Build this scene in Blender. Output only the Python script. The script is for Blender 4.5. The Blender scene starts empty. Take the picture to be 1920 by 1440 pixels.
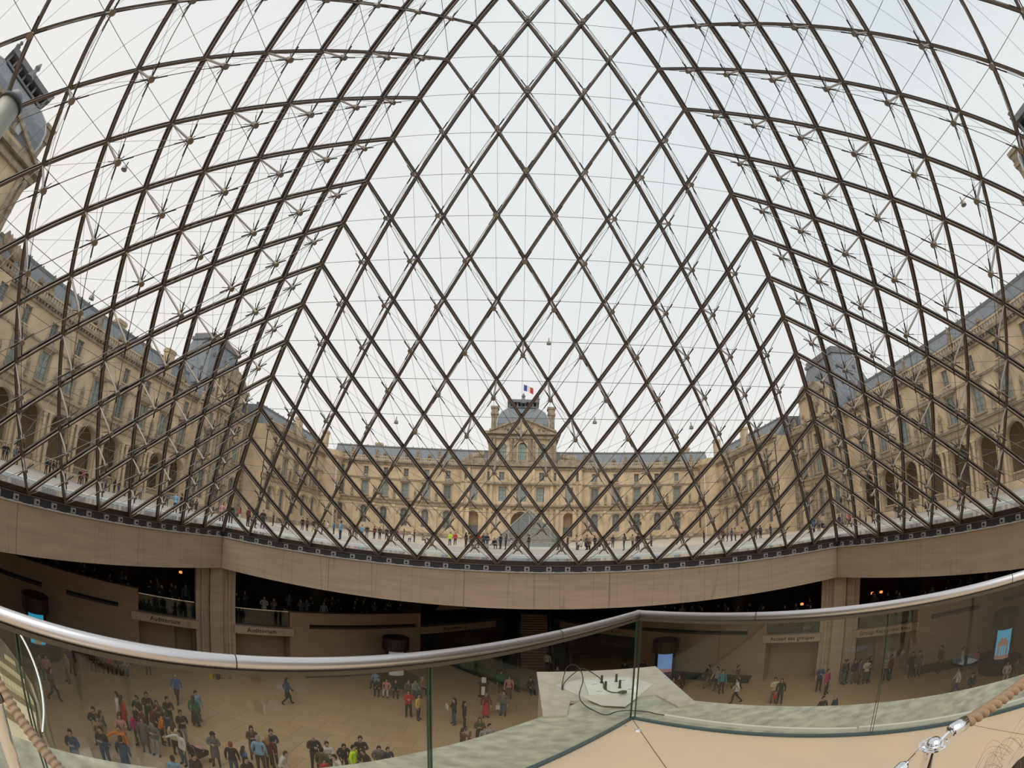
import bpy, bmesh, math, random
from mathutils import Vector, Matrix
random.seed(7)
PI = math.pi
sc = bpy.context.scene
COL = sc.collection

# ------------------------------------------------------------------ camera (fisheye lens, standing on the platform)
cd = bpy.data.cameras.new('camera'); cd.type = 'PANO'; cd.panorama_type = 'FISHEYE_LENS_POLYNOMIAL'
cd.sensor_fit = 'HORIZONTAL'; cd.sensor_width = 36; cd.sensor_height = 27; cd.fisheye_fov = math.radians(186)
cd.fisheye_polynomial_k0 = 0
cd.fisheye_polynomial_k1, cd.fisheye_polynomial_k2 = -6.19264125e-02, -5.16795266e-05
cd.fisheye_polynomial_k3, cd.fisheye_polynomial_k4 = -8.74893153e-07, -2.15915310e-07
cd.clip_start = 0.05; cd.clip_end = 1000
cam = bpy.data.objects.new('camera', cd); COL.objects.link(cam)
CAM = Vector((-0.9818, -4.8058, 1.2027))
cam.location = CAM; cam.rotation_euler = (1.9086, -0.0286, 0.0137)
sc.camera = cam

# ------------------------------------------------------------------ sky, sun behind thin cloud, exposure
w = bpy.data.worlds.new('overcast_sky'); sc.world = w; w.use_nodes = True
nt = w.node_tree; nt.nodes.clear()
def N(t, **k):
    n = nt.nodes.new(t)
    for a, b in k.items(): setattr(n, a, b)
    return n
tc = N('ShaderNodeTexCoord'); sep = N('ShaderNodeSeparateXYZ'); nt.links.new(tc.outputs['Generated'], sep.inputs[0])
noi = N('ShaderNodeTexNoise'); noi.inputs['Scale'].default_value = 1.6; noi.inputs['Detail'].default_value = 3; noi.inputs['Roughness'].default_value = .45
nt.links.new(tc.outputs['Generated'], noi.inputs['Vector'])
ramp = N('ShaderNodeValToRGB')
ramp.color_ramp.elements[0].position = 0.0; ramp.color_ramp.elements[0].color = (.93, .895, .86, 1)
ramp.color_ramp.elements[1].position = 1.0; ramp.color_ramp.elements[1].color = (.66, .73, .78, 1)
e = ramp.color_ramp.elements.new(.38); e.color = (.86, .865, .87, 1)
e = ramp.color_ramp.elements.new(.66); e.color = (.82, .85, .87, 1)
mx = N('ShaderNodeMath', operation='MULTIPLY_ADD')      # elevation plus a little cloud mottling
nt.links.new(noi.outputs['Fac'], mx.inputs[0]); mx.inputs[1].default_value = .5
mz = N('ShaderNodeMath', operation='MULTIPLY_ADD'); nt.links.new(sep.outputs['Z'], mz.inputs[0]); mz.inputs[1].default_value = .75; mz.inputs[2].default_value = -.25
nt.links.new(mz.outputs[0], mx.inputs[2]); nt.links.new(mx.outputs[0], ramp.inputs['Fac'])
# the cloud is a little thicker towards one side of the sky (south)
mxx = N('ShaderNodeMath', operation='MULTIPLY'); nt.links.new(sep.outputs['X'], mxx.inputs[0]); nt.links.new(sep.outputs['Z'], mxx.inputs[1])
mx2 = N('ShaderNodeMath', operation='MULTIPLY_ADD'); nt.links.new(mxx.outputs[0], mx2.inputs[0]); mx2.inputs[1].default_value = .55; nt.links.new(mx.outputs[0], mx2.inputs[2])
nt.links.new(mx2.outputs[0], ramp.inputs['Fac'])
bg = N('ShaderNodeBackground'); nt.links.new(ramp.outputs[0], bg.inputs['Color']); bg.inputs['Strength'].default_value = 1.0
wo = N('ShaderNodeOutputWorld'); nt.links.new(bg.outputs[0], wo.inputs['Surface'])

sl = bpy.data.lights.new('sun_behind_cloud', 'SUN'); sl.energy = 1.25; sl.angle = math.radians(55); sl.color = (1, .95, .87)
so = bpy.data.objects.new('sun_behind_cloud', sl); COL.objects.link(so)
so.rotation_euler = Vector((0.12, .62, -.78)).to_track_quat('-Z', 'Y').to_euler()

sc.view_settings.view_transform = 'Standard'; sc.view_settings.look = 'None'
sc.view_settings.gamma = 1; sc.view_settings.exposure = 0.0; sc.view_settings.use_curve_mapping = False
sc.cycles.transparent_max_bounces = 40; sc.cycles.max_bounces = 8; sc.cycles.diffuse_bounces = 4
sc.cycles.caustics_reflective = False; sc.cycles.caustics_refractive = False; sc.cycles.sample_clamp_indirect = 6

# ------------------------------------------------------------------ materials
MATS = {}
def mat(name, col, rough=.8, metal=0, noise=0, nscale=3.0, col2=None, emit=0, bump=0, spec=.5, detail=5, stretch=None, transmit=False):
    if name in MATS: return MATS[name]
    m = bpy.data.materials.new(name); m.use_nodes = True; t = m.node_tree
    b = t.nodes['Principled BSDF']
    b.inputs['Base Color'].default_value = (*col, 1); b.inputs['Roughness'].default_value = rough
    b.inputs['Metallic'].default_value = metal; b.inputs['Specular IOR Level'].default_value = spec
    if emit:
        b.inputs['Emission Color'].default_value = (*col, 1); b.inputs['Emission Strength'].default_value = emit
    if noise or bump:
        co = t.nodes.new('ShaderNodeTexCoord'); mp = t.nodes.new('ShaderNodeMapping')
        if stretch: mp.inputs['Scale'].default_value = stretch
        t.links.new(co.outputs['Object'], mp.inputs[0])
        n = t.nodes.new('ShaderNodeTexNoise'); n.inputs['Scale'].default_value = nscale; n.inputs['Detail'].default_value = detail
        t.links.new(mp.outputs[0], n.inputs['Vector'])
        if noise:
            r = t.nodes.new('ShaderNodeValToRGB')
            c2 = col2 or tuple(c * (1 - noise) for c in col)
            r.color_ramp.elements[0].position = .32; r.color_ramp.elements[0].color = (*c2, 1)
            r.color_ramp.elements[1].position = .68; r.color_ramp.elements[1].color = (*col, 1)
            t.links.new(n.outputs['Fac'], r.inputs['Fac']); t.links.new(r.outputs[0], b.inputs['Base Color'])
        if bump:
            bp = t.nodes.new('ShaderNodeBump'); bp.inputs['Strength'].default_value = bump; bp.inputs['Distance'].default_value = .02
            t.links.new(n.outputs['Fac'], bp.inputs['Height']); t.links.new(bp.outputs[0], b.inputs['Normal'])
    MATS[name] = m; return m
def glassmat(name, tint, refl=.06, rough=0.0):
    m = bpy.data.materials.new(name); m.use_nodes = True; t = m.node_tree; t.nodes.clear()
    tr = t.nodes.new('ShaderNodeBsdfTransparent'); tr.inputs[0].default_value = (*tint, 1)
    gl = t.nodes.new('ShaderNodeBsdfGlossy'); gl.inputs['Roughness'].default_value = rough; gl.inputs['Color'].default_value = (.9, .95, .95, 1)
    la = t.nodes.new('ShaderNodeLayerWeight'); la.inputs['Blend'].default_value = .5
    pw = t.nodes.new('ShaderNodeMath'); pw.operation = 'POWER'; pw.inputs[1].default_value = 5; t.links.new(la.outputs['Facing'], pw.inputs[0])
    lw = t.nodes.new('ShaderNodeMath'); lw.operation = 'MULTIPLY_ADD'; lw.inputs[1].default_value = .55; lw.inputs[2].default_value = refl; t.links.new(pw.outputs[0], lw.inputs[0])
    mixn = t.nodes.new('ShaderNodeMixShader'); o = t.nodes.new('ShaderNodeOutputMaterial')
    t.links.new(lw.outputs[0], mixn.inputs[0]); t.links.new(tr.outputs[0], mixn.inputs[1]); t.links.new(gl.outputs[0], mixn.inputs[2])
    t.links.new(mixn.outputs[0], o.inputs[0]); MATS[name] = m; return m
def streaks(m, amount=.2):      # rain and shuttering streaks running down the concrete
    t = m.node_tree; b = t.nodes['Principled BSDF']; src = b.inputs['Base Color'].links[0].from_socket
    co = t.nodes.new('ShaderNodeTexCoord'); mp = t.nodes.new('ShaderNodeMapping'); mp.inputs['Scale'].default_value = (1.1, 1.1, .04); mp.inputs['Rotation'].default_value = (.0, .12, 0)
    t.links.new(co.outputs['Object'], mp.inputs[0]); n = t.nodes.new('ShaderNodeTexNoise'); n.inputs['Scale'].default_value = 1.4; n.inputs['Detail'].default_value = .6
    t.links.new(mp.outputs[0], n.inputs['Vector']); r = t.nodes.new('ShaderNodeValToRGB'); cr = r.color_ramp
    cr.elements[0].position = .5; cr.elements[0].color = (1,1,1,1); cr.elements[1].position = .53; cr.elements[1].color = (1,1,1,1)
    e = cr.elements.new(.515); e.color = (1-amount,)*3 + (1,)
    t.links.new(n.outputs['Fac'], r.inputs['Fac']); mx = t.nodes.new('ShaderNodeMix'); mx.data_type = 'RGBA'; mx.blend_type = 'MULTIPLY'; mx.inputs['Factor'].default_value = 1
    t.links.new(src, mx.inputs['A']); t.links.new(r.outputs[0], mx.inputs['B']); t.links.new(mx.outputs['Result'], b.inputs['Base Color'])
G_PYR = glassmat('pyramid_glass', (.985, .99, .985), .012)
G_BAL = glassmat('balustrade_glass', (.925, .93, .90), .03)
G_GAL = glassmat('gallery_glass', (.78, .84, .80), .05)
G_EDGE = mat('green_glass_edge', (.035, .065, .04), .15)
DARK = mat('dark_bronze_bar', (.062, .044, .036), .45, .3)
INNER = mat('inner_bronze_chord', (.20, .165, .14), .4, .35)
STEEL = mat('brushed_node_steel', (.33, .29, .25), .4, .6)
CABLE = mat('cable_steel', (.26, .245, .225), .4, .6)
BLACKS = mat('black_turnbuckle', (.035, .03, .03), .5)
CONC = mat('board_marked_concrete', (.56, .44, .33), .8, 0, .2, 1.5, bump=.15, stretch=(.35, .35, 3))
streaks(CONC)
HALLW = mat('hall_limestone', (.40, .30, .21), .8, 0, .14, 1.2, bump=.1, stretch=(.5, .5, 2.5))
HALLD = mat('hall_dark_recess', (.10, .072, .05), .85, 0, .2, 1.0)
FLOORS = [mat('hall_floor_slab_%d' % i, c, .42, 0, .1, .8) for i, c in enumerate([(.56, .395, .24), (.53, .375, .23), (.58, .415, .26), (.54, .39, .25)])]
JOINT = mat('floor_joint', (.26, .19, .13), .8)
LEDGE = mat('mottled_green_concrete', (.56, .545, .44), .75, 0, .4, 7, (.30, .30, .255), bump=.3, detail=10, stretch=(1, 1.6, 1))
PLATE = mat('worn_steel_plate', (.58, .53, .45), .6, .1, .25, 7, (.44, .40, .345), detail=8)
PLATEB = mat('pale_fixing_plate', (.74, .77, .70), .6, 0, .08, 6)
PLATF = mat('platform_limestone', (.67, .505, .335), .55, 0, .12, 2.5, (.61, .48, .345), detail=7)
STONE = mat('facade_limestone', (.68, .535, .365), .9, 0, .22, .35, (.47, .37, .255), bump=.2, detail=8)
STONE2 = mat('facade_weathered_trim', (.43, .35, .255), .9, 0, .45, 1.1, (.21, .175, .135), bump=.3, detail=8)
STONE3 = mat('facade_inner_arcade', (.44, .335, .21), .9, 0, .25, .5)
SLATE = mat('slate_roof', (.23, .25, .272), .6, 0, .2, 2.2, (.17, .185, .205), bump=.15)
LEAD = mat('lead_ridge', (.20, .205, .215), .6, .2, .2, 2)
PANE = mat('window_pane', (.33, .40, .38), .12, 0, .35, .5)
PANED = mat('dark_window_pane', (.14, .145, .14), .15)
WFRAME = mat('window_sash', (.30, .30, .27), .6)
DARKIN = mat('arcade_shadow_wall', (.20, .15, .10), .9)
PAVE = mat('court_paving', (.42, .395, .36), .8, 0, .2, .5, (.34, .325, .30))
COBB = mat('court_gravel', (.55, .475, .385), .9, 0, .15, .6)
COPE = mat('basin_coping', (.66, .66, .62), .6, 0, .12, 1.2)
WATER = mat('basin_water', (.33, .38, .41), .07, 0, bump=.05, nscale=2)
ALU = mat('satin_handrail', (.74, .72, .73), .3, .9)
CHROME = mat('chrome', (.85, .86, .88), .08, 1)
ROPE = mat('beige_rope', (.36, .245, .15), .95, 0, .15, 60)
WHITEP = mat('white_painted_channel', (.8, .79, .75), .5)
BLACKM = mat('black_rubber', (.02, .018, .018), .55)
GREYP = mat('grey_light_box', (.42, .43, .43), .5)
VENT = mat('black_vent_panel', (.05, .052, .058), .6)
# ------------------------------------------------------------------ mesh builder
def off(o):
    v = Vector((0, 0, 0))
    while o: v += Vector(o.location); o = o.parent
    return v
class MB:
    def __init__(s): s.v = []; s.f = []
    def add(s, vs, fs):
        b = len(s.v); s.v += [tuple(q) for q in vs]; s.f += [[b + i for i in f] for f in fs]; return s
    def box(s, x0, x1, y0, y1, z0, z1):
        return s.hexa([(x0,y0,z0),(x1,y0,z0),(x1,y1,z0),(x0,y1,z0),(x0,y0,z1),(x1,y0,z1),(x1,y1,z1),(x0,y1,z1)])
    def hexa(s, p): return s.add(p, [(0,3,2,1),(4,5,6,7),(0,1,5,4),(1,2,6,5),(2,3,7,6),(3,0,4,7)])
    def bar(s, a, b, wd, hd, n, inset=0):   # box along a->b, width wd sideways, hd along n
        a = Vector(a); b = Vector(b); n = Vector(n).normalized(); t = (b - a).normalized(); q = t.cross(n).normalized()
        p = []
        for e in (a, b):
            for i, j in ((-1,-1),(1,-1),(1,1),(-1,1)): p.append(e + q*i*wd/2 + n*j*hd/2)
        return s.add(p, [(0,1,2,3),(7,6,5,4),(0,4,5,1),(1,5,6,2),(2,6,7,3),(3,7,4,0)])
    def tube(s, pts, r, n=6, cap=True):
        pts = [Vector(p) for p in pts]; rings = []
        up = None; rr = r if isinstance(r, (list, tuple)) else [r]*len(pts)
        for i, p in enumerate(pts):
            t = (pts[min(i+1, len(pts)-1)] - pts[max(i-1, 0)]).normalized()
            if up is None:
                up = t.cross(Vector((0,0,1))); 
                if up.length < .05: up = t.cross(Vector((1,0,0)))
                up.normalize()
            up = (up - t*up.dot(t)); up.normalize(); q = t.cross(up)
            rings.append([p + (up*math.cos(2*PI*k/n) + q*math.sin(2*PI*k/n))*rr[i] for k in range(n)])
        b = len(s.v)
        for g in rings: s.v += [tuple(x) for x in g]
        for i in range(len(rings)-1):
            for k in range(n):
                s.f.append([b+i*n+k, b+i*n+(k+1)%n, b+(i+1)*n+(k+1)%n, b+(i+1)*n+k])
        if cap: s.f.append([b+k for k in range(n)][::-1]); s.f.append([b+(len(rings)-1)*n+k for k in range(n)])
        return s
    def lathe(s, c, prof, n=12, a0=0, a1=2*PI, sx=1, sy=1):   # prof [(r,z)]
        full = abs(a1-a0-2*PI) < 1e-6; m = n if full else n+1; b = len(s.v)
        for r, z in prof:
            for k in range(m):
                a = a0 + (a1-a0)*k/n; s.v.append((c[0]+r*sx*math.cos(a), c[1]+r*sy*math.sin(a), c[2]+z))
        for i in range(len(prof)-1):
            for k in range(n):
                k2 = (k+1) % m; s.f.append([b+i*m+k, b+i*m+k2, b+(i+1)*m+k2, b+(i+1)*m+k])
        if full: s.f.append([b+k for k in range(m)][::-1]); s.f.append([b+(len(prof)-1)*m+k for k in range(m)])
        return s
    def prism(s, poly, z0, z1):
        n = len(poly); b = len(s.v)
        s.v += [(x, y, z0) for x, y in poly] + [(x, y, z1) for x, y in poly]
        s.f.append([b+i for i in range(n)][::-1]); s.f.append([b+n+i for i in range(n)])
        for i in range(n): j = (i+1) % n; s.f.append([b+i, b+j, b+n+j, b+n+i])
        return s
    def xform(s, M):
        s.v = [tuple(M @ Vector(v)) for v in s.v]; return s
    def mesh(s, name, m):
        me = bpy.data.meshes.new(name); me.from_pydata(s.v, [], s.f); me.materials.append(m); me.validate(); me.update(); return me
    def each(s, name, m, parent):      # every separate piece becomes a part of its own
        par = list(range(len(s.v)))
        def find(i):
            while par[i] != i: par[i] = par[par[i]]; i = par[i]
            return i
        for f in s.f:
            for j in f[1:]: par[find(j)] = find(f[0])
        gr = {}
        for f in s.f: gr.setdefault(find(f[0]), []).append(f)
        for fs in gr.values():
            idx = {}; q = MB()
            for f in fs:
                for i in f:
                    if i not in idx: idx[i] = len(q.v); q.v.append(s.v[i])
                q.f.append([idx[i] for i in f])
            q.build(name, m, parent)
    def build(s, name, m, parent=None, smooth=False, kind=None, label=None, local=False):
        if parent is not None and not local:
            o3 = off(parent); s.v = [(x-o3.x, y-o3.y, z-o3.z) for x, y, z in s.v]
        me = s.mesh(name, m)
        if smooth:
            for p in me.polygons: p.use_smooth = True
        o = bpy.data.objects.new(name, me); COL.objects.link(o)
        if parent is not None: o.parent = parent
        if kind: o['kind'] = kind
        if label: o['label'] = label
        return o
def thing(name, label, cat, loc=(0,0,0), group=None):
    o = bpy.data.objects.new(name, None); COL.objects.link(o); o.location = loc; o.empty_display_size = .2
    o['label'] = label; o['category'] = cat
    if group: o['group'] = group
    return o
def tag(o, label, cat, group=None):
    o['label'] = label; o['category'] = cat
    if group: o['group'] = group
    return o
def inst(me, name, parent, loc=(0,0,0), rz=0, label=None, m=None):
    o = bpy.data.objects.new(name, me); COL.objects.link(o); o.parent = parent
    o.location = loc; o.rotation_euler = (0,0,rz)
    if label: o['label'] = label
    if m is not None: o.material_slots[0].link = 'OBJECT'; o.material_slots[0].material = m
    return o
def struct(o, label=None):
    o['kind'] = 'structure'
    if label: o['label'] = label
    return o
class Fr:   # a wall frame: u along the wall, z up, d towards the viewer's side
    def __init__(s, ox, oy, ux, uy, nx, ny):
        l = math.hypot(ux, uy); s.o = (ox, oy); s.u = (ux/l, uy/l); s.n = (nx/l, ny/l)
        s.loc_x = (s.n[1]*-1, s.n[0])          # x of a right-handed local frame with y = into the wall
        s.rz = math.atan2(s.loc_x[1], s.loc_x[0])
    def P(s, u, z, d=0): return (s.o[0]+s.u[0]*u+s.n[0]*d, s.o[1]+s.u[1]*u+s.n[1]*d, z)
    def box(s, mb, u0, u1, z0, z1, d0, d1):
        P = s.P; return mb.hexa([P(u0,z0,d0),P(u1,z0,d0),P(u1,z0,d1),P(u0,z0,d1),P(u0,z1,d0),P(u1,z1,d0),P(u1,z1,d1),P(u0,z1,d1)])
    def quad(s, mb, pts): return mb.add([s.P(*p) for p in pts], [list(range(len(pts)))])
    def wall(s, mb, u0, u1, z0, z1, ops, d=0, rev=.5):     # skin with openings (ua, ub, zb, zt, arched), real reveals
        ops = sorted(ops); c = u0
        for ua, ub, zb, zt, ar in ops:
            if ua > c: s.quad(mb, [(c,z0,d),(ua,z0,d),(ua,z1,d),(c,z1,d)])
            if zb > z0:
                s.quad(mb, [(ua,z0,d),(ub,z0,d),(ub,zb,d),(ua,zb,d)]); s.quad(mb, [(ua,zb,d),(ub,zb,d),(ub,zb,d-rev),(ua,zb,d-rev)])
            if ar:
                r = (ub-ua)/2; zs = zt-r; uc = (ua+ub)/2; n = 10
                pts = [(uc-r*math.cos(PI*k/n), zs+r*math.sin(PI*k/n)) for k in range(n+1)]
            else: pts = [(ua, zt), (ub, zt)]; zs = zt
            for (pa, za), (pb, zb2) in zip(pts, pts[1:]):
                s.quad(mb, [(pa,za,d),(pb,zb2,d),(pb,z1,d),(pa,z1,d)]); s.quad(mb, [(pa,za,d),(pb,zb2,d),(pb,zb2,d-rev),(pa,za,d-rev)])
            for uu in (ua, ub): s.quad(mb, [(uu,zb,d),(uu,zs,d),(uu,zs,d-rev),(uu,zb,d-rev)])
            c = ub
        if c < u1: s.quad(mb, [(c,z0,d),(u1,z0,d),(u1,z1,d),(c,z1,d)])
        return mb
# ================================================================== SETTING: court ground, basins, hall, beams
A = 17.71; H = 21.64; NN = 18
apex = Vector((0, 0, H))
def corner(sx, sy): return Vector((sx*A, sy*A, 0))
FL, FR_, BL, BR = corner(-1,1), corner(1,1), corner(-1,-1), corner(1,-1)
def ring(mb, a, b, z0, z1):   # square ring between half sizes a and b
    mb.box(-b, b, a, b, z0, z1); mb.box(-b, b, -b, -a, z0, z1); mb.box(-b, -a, -a, a, z0, z1); mb.box(a, b, -a, a, z0, z1); return mb
g = MB(); ring(g, 26.4, 75, -.35, -.02); struct(g.build('ground', PAVE))
g = MB()
for x0, x1 in ((-75, 75),): g.add([(x0,75,-.03),(x1,75,-.03),(x1,122,1.0),(x0,122,1.0)], [(0,1,2,3)])
g.add([(-75,46,-.012),(75,46,-.012),(75,75,.0),(-75,75,.0)], [(0,1,2,3)])
struct(g.build('ground', COBB))
g = MB(); ring(g, 17.95, 18.7, -.35, .03); ring(g, 25.6, 26.4, -.35, .06); struct(g.build('kerb', COPE))
wroot = MB(); ring(wroot, 18.7, 25.6, -.35, -.03); tag(wroot.build('water_basin', WATER), 'shallow grey basin of still water round the foot of the glass pyramid', 'basin')
# water joints in the basin: granite sill lines
# hall floor slabs
fl = struct(MB().box(-48, 48, -40, 48, -9.75, -9.33).build('floor', JOINT))
cells = []
S = 1.55
for i in range(-30, 31):
    for j in range(-24, 31):
        x, y = i*S + (j % 2)*S*.5, j*S
        if abs(x)+abs(y) < 40 and y > -12: cells.append(((x-CAM.x)**2+(y-CAM.y)**2 if y > -2 else 1e5, x, y))
cells.sort()
tm = MB().box(-S/2+.008, S/2-.008, -S/2+.008, S/2-.008, -.03, 0).mesh('floor_slab', FLOORS[0])
rest = MB()
for q, (dd, x, y) in enumerate(cells):
    if q < 300: inst(tm, 'floor_slab', fl, (x, y, -9.3), 0, None, random.choice(FLOORS))
    else: rest.box(x-S/2+.008, x+S/2-.008, y-S/2+.008, y+S/2-.008, -9.33, -9.3)
rest.build('floor_slab', FLOORS[0], fl, kind='stuff')
# concrete ring beams under the glass, in panels with recessed joints
def beam(fr, nm):
    r = MB(); fr.box(r, -A-1.2, A+1.2, -2.3, -.52, -1.2, -.03); root = struct(r.build('beam', JOINT))
    L = 2*A/5
    for k in range(5):
        m = MB(); fr.box(m, -A+k*L+.012, -A+(k+1)*L-.012, -2.34, -.5, -.6, 0 if k != 2 else .004); m.build('concrete_panel', CONC, root)
    m = MB(); fr.box(m, -A, A, -.5, -.46, -.5, .02); m.build('coping_strip', COPE, root)
    return root
FF = Fr(0, A, 1, 0, 0, -1); FLf = Fr(-A, 0, 0, 1, 1, 0); FRf = Fr(A, 0, 0, 1, -1, 0); FB = Fr(0, -A, 1, 0, 0, 1)
for f in (FF, FLf, FRf, FB): beam(f, '')
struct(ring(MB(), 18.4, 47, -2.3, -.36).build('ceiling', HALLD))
# pillars at the four pyramid corners: fluted clusters
for sx in (-1, 1):
    for sy in (1, -1):
        m = MB(); cx, cy = sx*18.45, sy*18.2
        base = Fr(cx, cy, 1, -sx*sy, -sx, -sy)
        base.box(m, -1.28, -.42, -9.3, -2.3, -1.2, -.06); base.box(m, .42, 1.28, -9.3, -2.3, -1.2, -.06)
        p = struct(m.build('pillar', CONC))
        m = MB(); base.box(m, -.40, .40, -9.3, -2.3, -1.2, .32); m.build('pillar_shaft', CONC, p)
        m = MB()
        for u in (-.95, .80): base.box(m, u, u+.16, -9.3, -2.3, -.1, .10)
        m.build('pillar_rib', CONC, p)
# gallery and diagonal hall walls
S2 = math.sqrt(2)
def text(body, fr, u, z, d, size, m, parent, flip):
    cu = bpy.data.curves.new('lettering', 'FONT'); cu.body = body; cu.size = size; cu.extrude = .006; cu.offset = .005
    cu.align_x = 'CENTER'; cu.align_y = 'CENTER'; cu.materials.append(m); cu.space_character = 1.12
    o = bpy.data.objects.new('lettering', cu); COL.objects.link(o); o.parent = parent
    X = Vector((-fr.n[1], fr.n[0], 0)); Z = Vector((fr.n[0], fr.n[1], 0)); Y = Vector((0,0,1))
    M = Matrix((X, Y, Z)).transposed().to_4x4(); o.rotation_euler = M.to_euler()
    o.location = Vector(fr.P(u, z, d)) - off(parent); return o
TXT = mat('black_letters', (.02, .017, .015), .6)
signs = {(-1, 0): ('Auditorium', 'Auditorium'), (1, 0): ('Accueil des groupes', 'Group Reception Area')}
for s in (-1, 1):
    side = 'left' if s < 0 else 'right'
    W = Fr(0, 36.6, s, -1, -s, -1)
    U = lambda a: a*S2
    wl = MB()
    slot = lambda a0, a1: (U(a0), U(a1), -5.94, -5.64, False)
    W.wall(wl, U(21.97), U(34), -9.3, -4.62, [slot(22.9, 25.4), slot(26.6, 31)], 0, .5)
    W.box(wl, U(21.97), U(34), -4.62, -4.58, -.5, 0); W.quad(wl, [(U(21.97),-9.3,0),(U(21.97),-4.6,0),(U(21.97),-4.6,-1.6),(U(21.97),-9.3,-1.6)])
    W.wall(wl, U(7.9), U(14.95), -9.3, -4.88, [slot(8.1, 14.0)], 0, .5)
    W.box(wl, U(7.9), U(14.95), -4.88, -4.84, -.5, 0); W.quad(wl, [(U(14.95),-9.3,0),(U(14.95),-4.86,0),(U(14.95),-4.86,-1.6),(U(14.95),-9.3,-1.6)])
    W.quad(wl, [(U(7.9),-9.3,0),(U(7.9),-4.86,0),(U(7.9),-4.86,-3),(U(7.9),-9.3,-3)])
    root = struct(wl.build('wall_' + side, HALLW))
    m = MB(); W.box(m, U(8), U(34), -6.1, -5.5, -.8, -.5); m.build('slot_lining', BLACKM, root)
    # recess walls under the bridge signs
    m = MB(); W.wall(m, U(14.9), U(22), -9.3, -6.4, [(U(19.45), U(20.3), -9.3, -7.0, False)], -1.5, .6); W.box(m, U(19.3), U(20.5), -9.3, -6.4, -2.4, -2.1)
    m.build('recess_wall', HALLW, root)
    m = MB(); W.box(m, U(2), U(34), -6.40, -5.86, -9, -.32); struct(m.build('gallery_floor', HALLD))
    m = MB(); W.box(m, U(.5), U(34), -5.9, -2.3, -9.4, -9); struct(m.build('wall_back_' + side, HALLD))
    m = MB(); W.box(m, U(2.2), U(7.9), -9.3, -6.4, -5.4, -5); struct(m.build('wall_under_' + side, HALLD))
    # gallery inner piers
    for a in (22.6, 27.5, 12.3, 6.2):
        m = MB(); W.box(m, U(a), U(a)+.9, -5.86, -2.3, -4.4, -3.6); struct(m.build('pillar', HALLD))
    # parapets and signs
    for (a0, a1), body, lab in (((15.0, 17.5), signs[(s,0)][0 if s > 0 else 1], 'inner'), ((19.4, 21.95), signs[(s,0)][1 if s > 0 else 0], 'outer')):
        t = thing('gallery_parapet', 'glass parapet above the %s sign, %s side of the %s pillar' % (body, 'inner' if lab == 'inner' else 'outer', side), 'parapet', W.P(U(a0), -5.86, -.2))
        m = MB(); W.box(m, U(a0), U(a1), -5.86, -4.86, -.22, -.19); m.build('glass_panel', G_GAL, t)
        m = MB(); W.box(m, U(a0), U(a1), -4.88, -4.83, -.24, -.17); m.build('rail', CHROME, t)
        b0, b1 = (a0-.25, a1-.02) if lab == 'outer' else (a0-.2, a1+.1)
        if lab == 'outer': b0, b1 = a0-.2, a1+.35
        t = thing('sign_beam', 'pale stone beam lettered %s, %s of the %s concrete pillar' % (body, 'towards the hall centre' if lab == 'inner' else 'outward', side), 'sign', W.P(U(b0), -6.45, .1))
        m = MB(); W.box(m, U(b0), U(b1), -6.45, -5.94, -.3, .16); m.build('stone_beam', CONC, t)
        text(body, W, U((a0+a1)/2)+(0 if s > 0 else .1), -6.19, .165, .37 if len(body) < 12 else .33, TXT, t, s < 0)
    t = thing('sign_beam', 'dim stone beam %s the central stair, %s' % (('left of', 'lettered Expositions with an arrow') if s < 0 else ('right of', 'with unlit pictograms')), 'sign', W.P(U(2.7), -6.5, .1))
    m = MB(); W.box(m, U(2.7), U(7.9), -6.5, -5.95, -.3, .1); m.build('stone_beam', HALLW, t)
    if s < 0: text('Expositions \u2198', W, U(5.7), -6.2, .105, .34, TXT, t, True)
    else: text('K 12', W, U(6.6), -6.2, .105, .34, TXT, t, False)
    t = thing('bench', 'long dark bench against the %s hall wall beyond the pillar' % side, 'bench', W.P(U(10), -9.3, .4))
    m = MB(); W.box(m, U(8.6) if s < 0 else U(9.8), U(14.4), -8.92, -8.82, .05, .55); m.build('seat', mat('bench_leather', (.035,.025,.022), .5), t)
    m = MB(); W.box(m, U(8.8) if s < 0 else U(9.9), U(14.3), -9.3, -8.92, .1, .4); m.build('base', BLACKM, t)
    t = thing('bench', 'long dark bench against the far %s wall near the outer kiosk' % side, 'bench', W.P(U(23), -9.3, .4))
    m = MB(); W.box(m, U(22.2), U(26.3), -8.92, -8.82, .05, .55); m.build('seat', MATS['bench_leather'], t)
    m = MB(); W.box(m, U(22.3), U(26.2), -9.3, -8.92, .1, .4); m.build('base', BLACKM, t)
    # rear half of the hall (behind the camera) and end walls
    Wb = Fr(0, -36.6, s, 1, -s, 1); m = MB(); Wb.box(m, U(2), U(34), -9.3, -2.3, -.6, 0); struct(m.build('wall_rear_' + side, HALLW))
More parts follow.
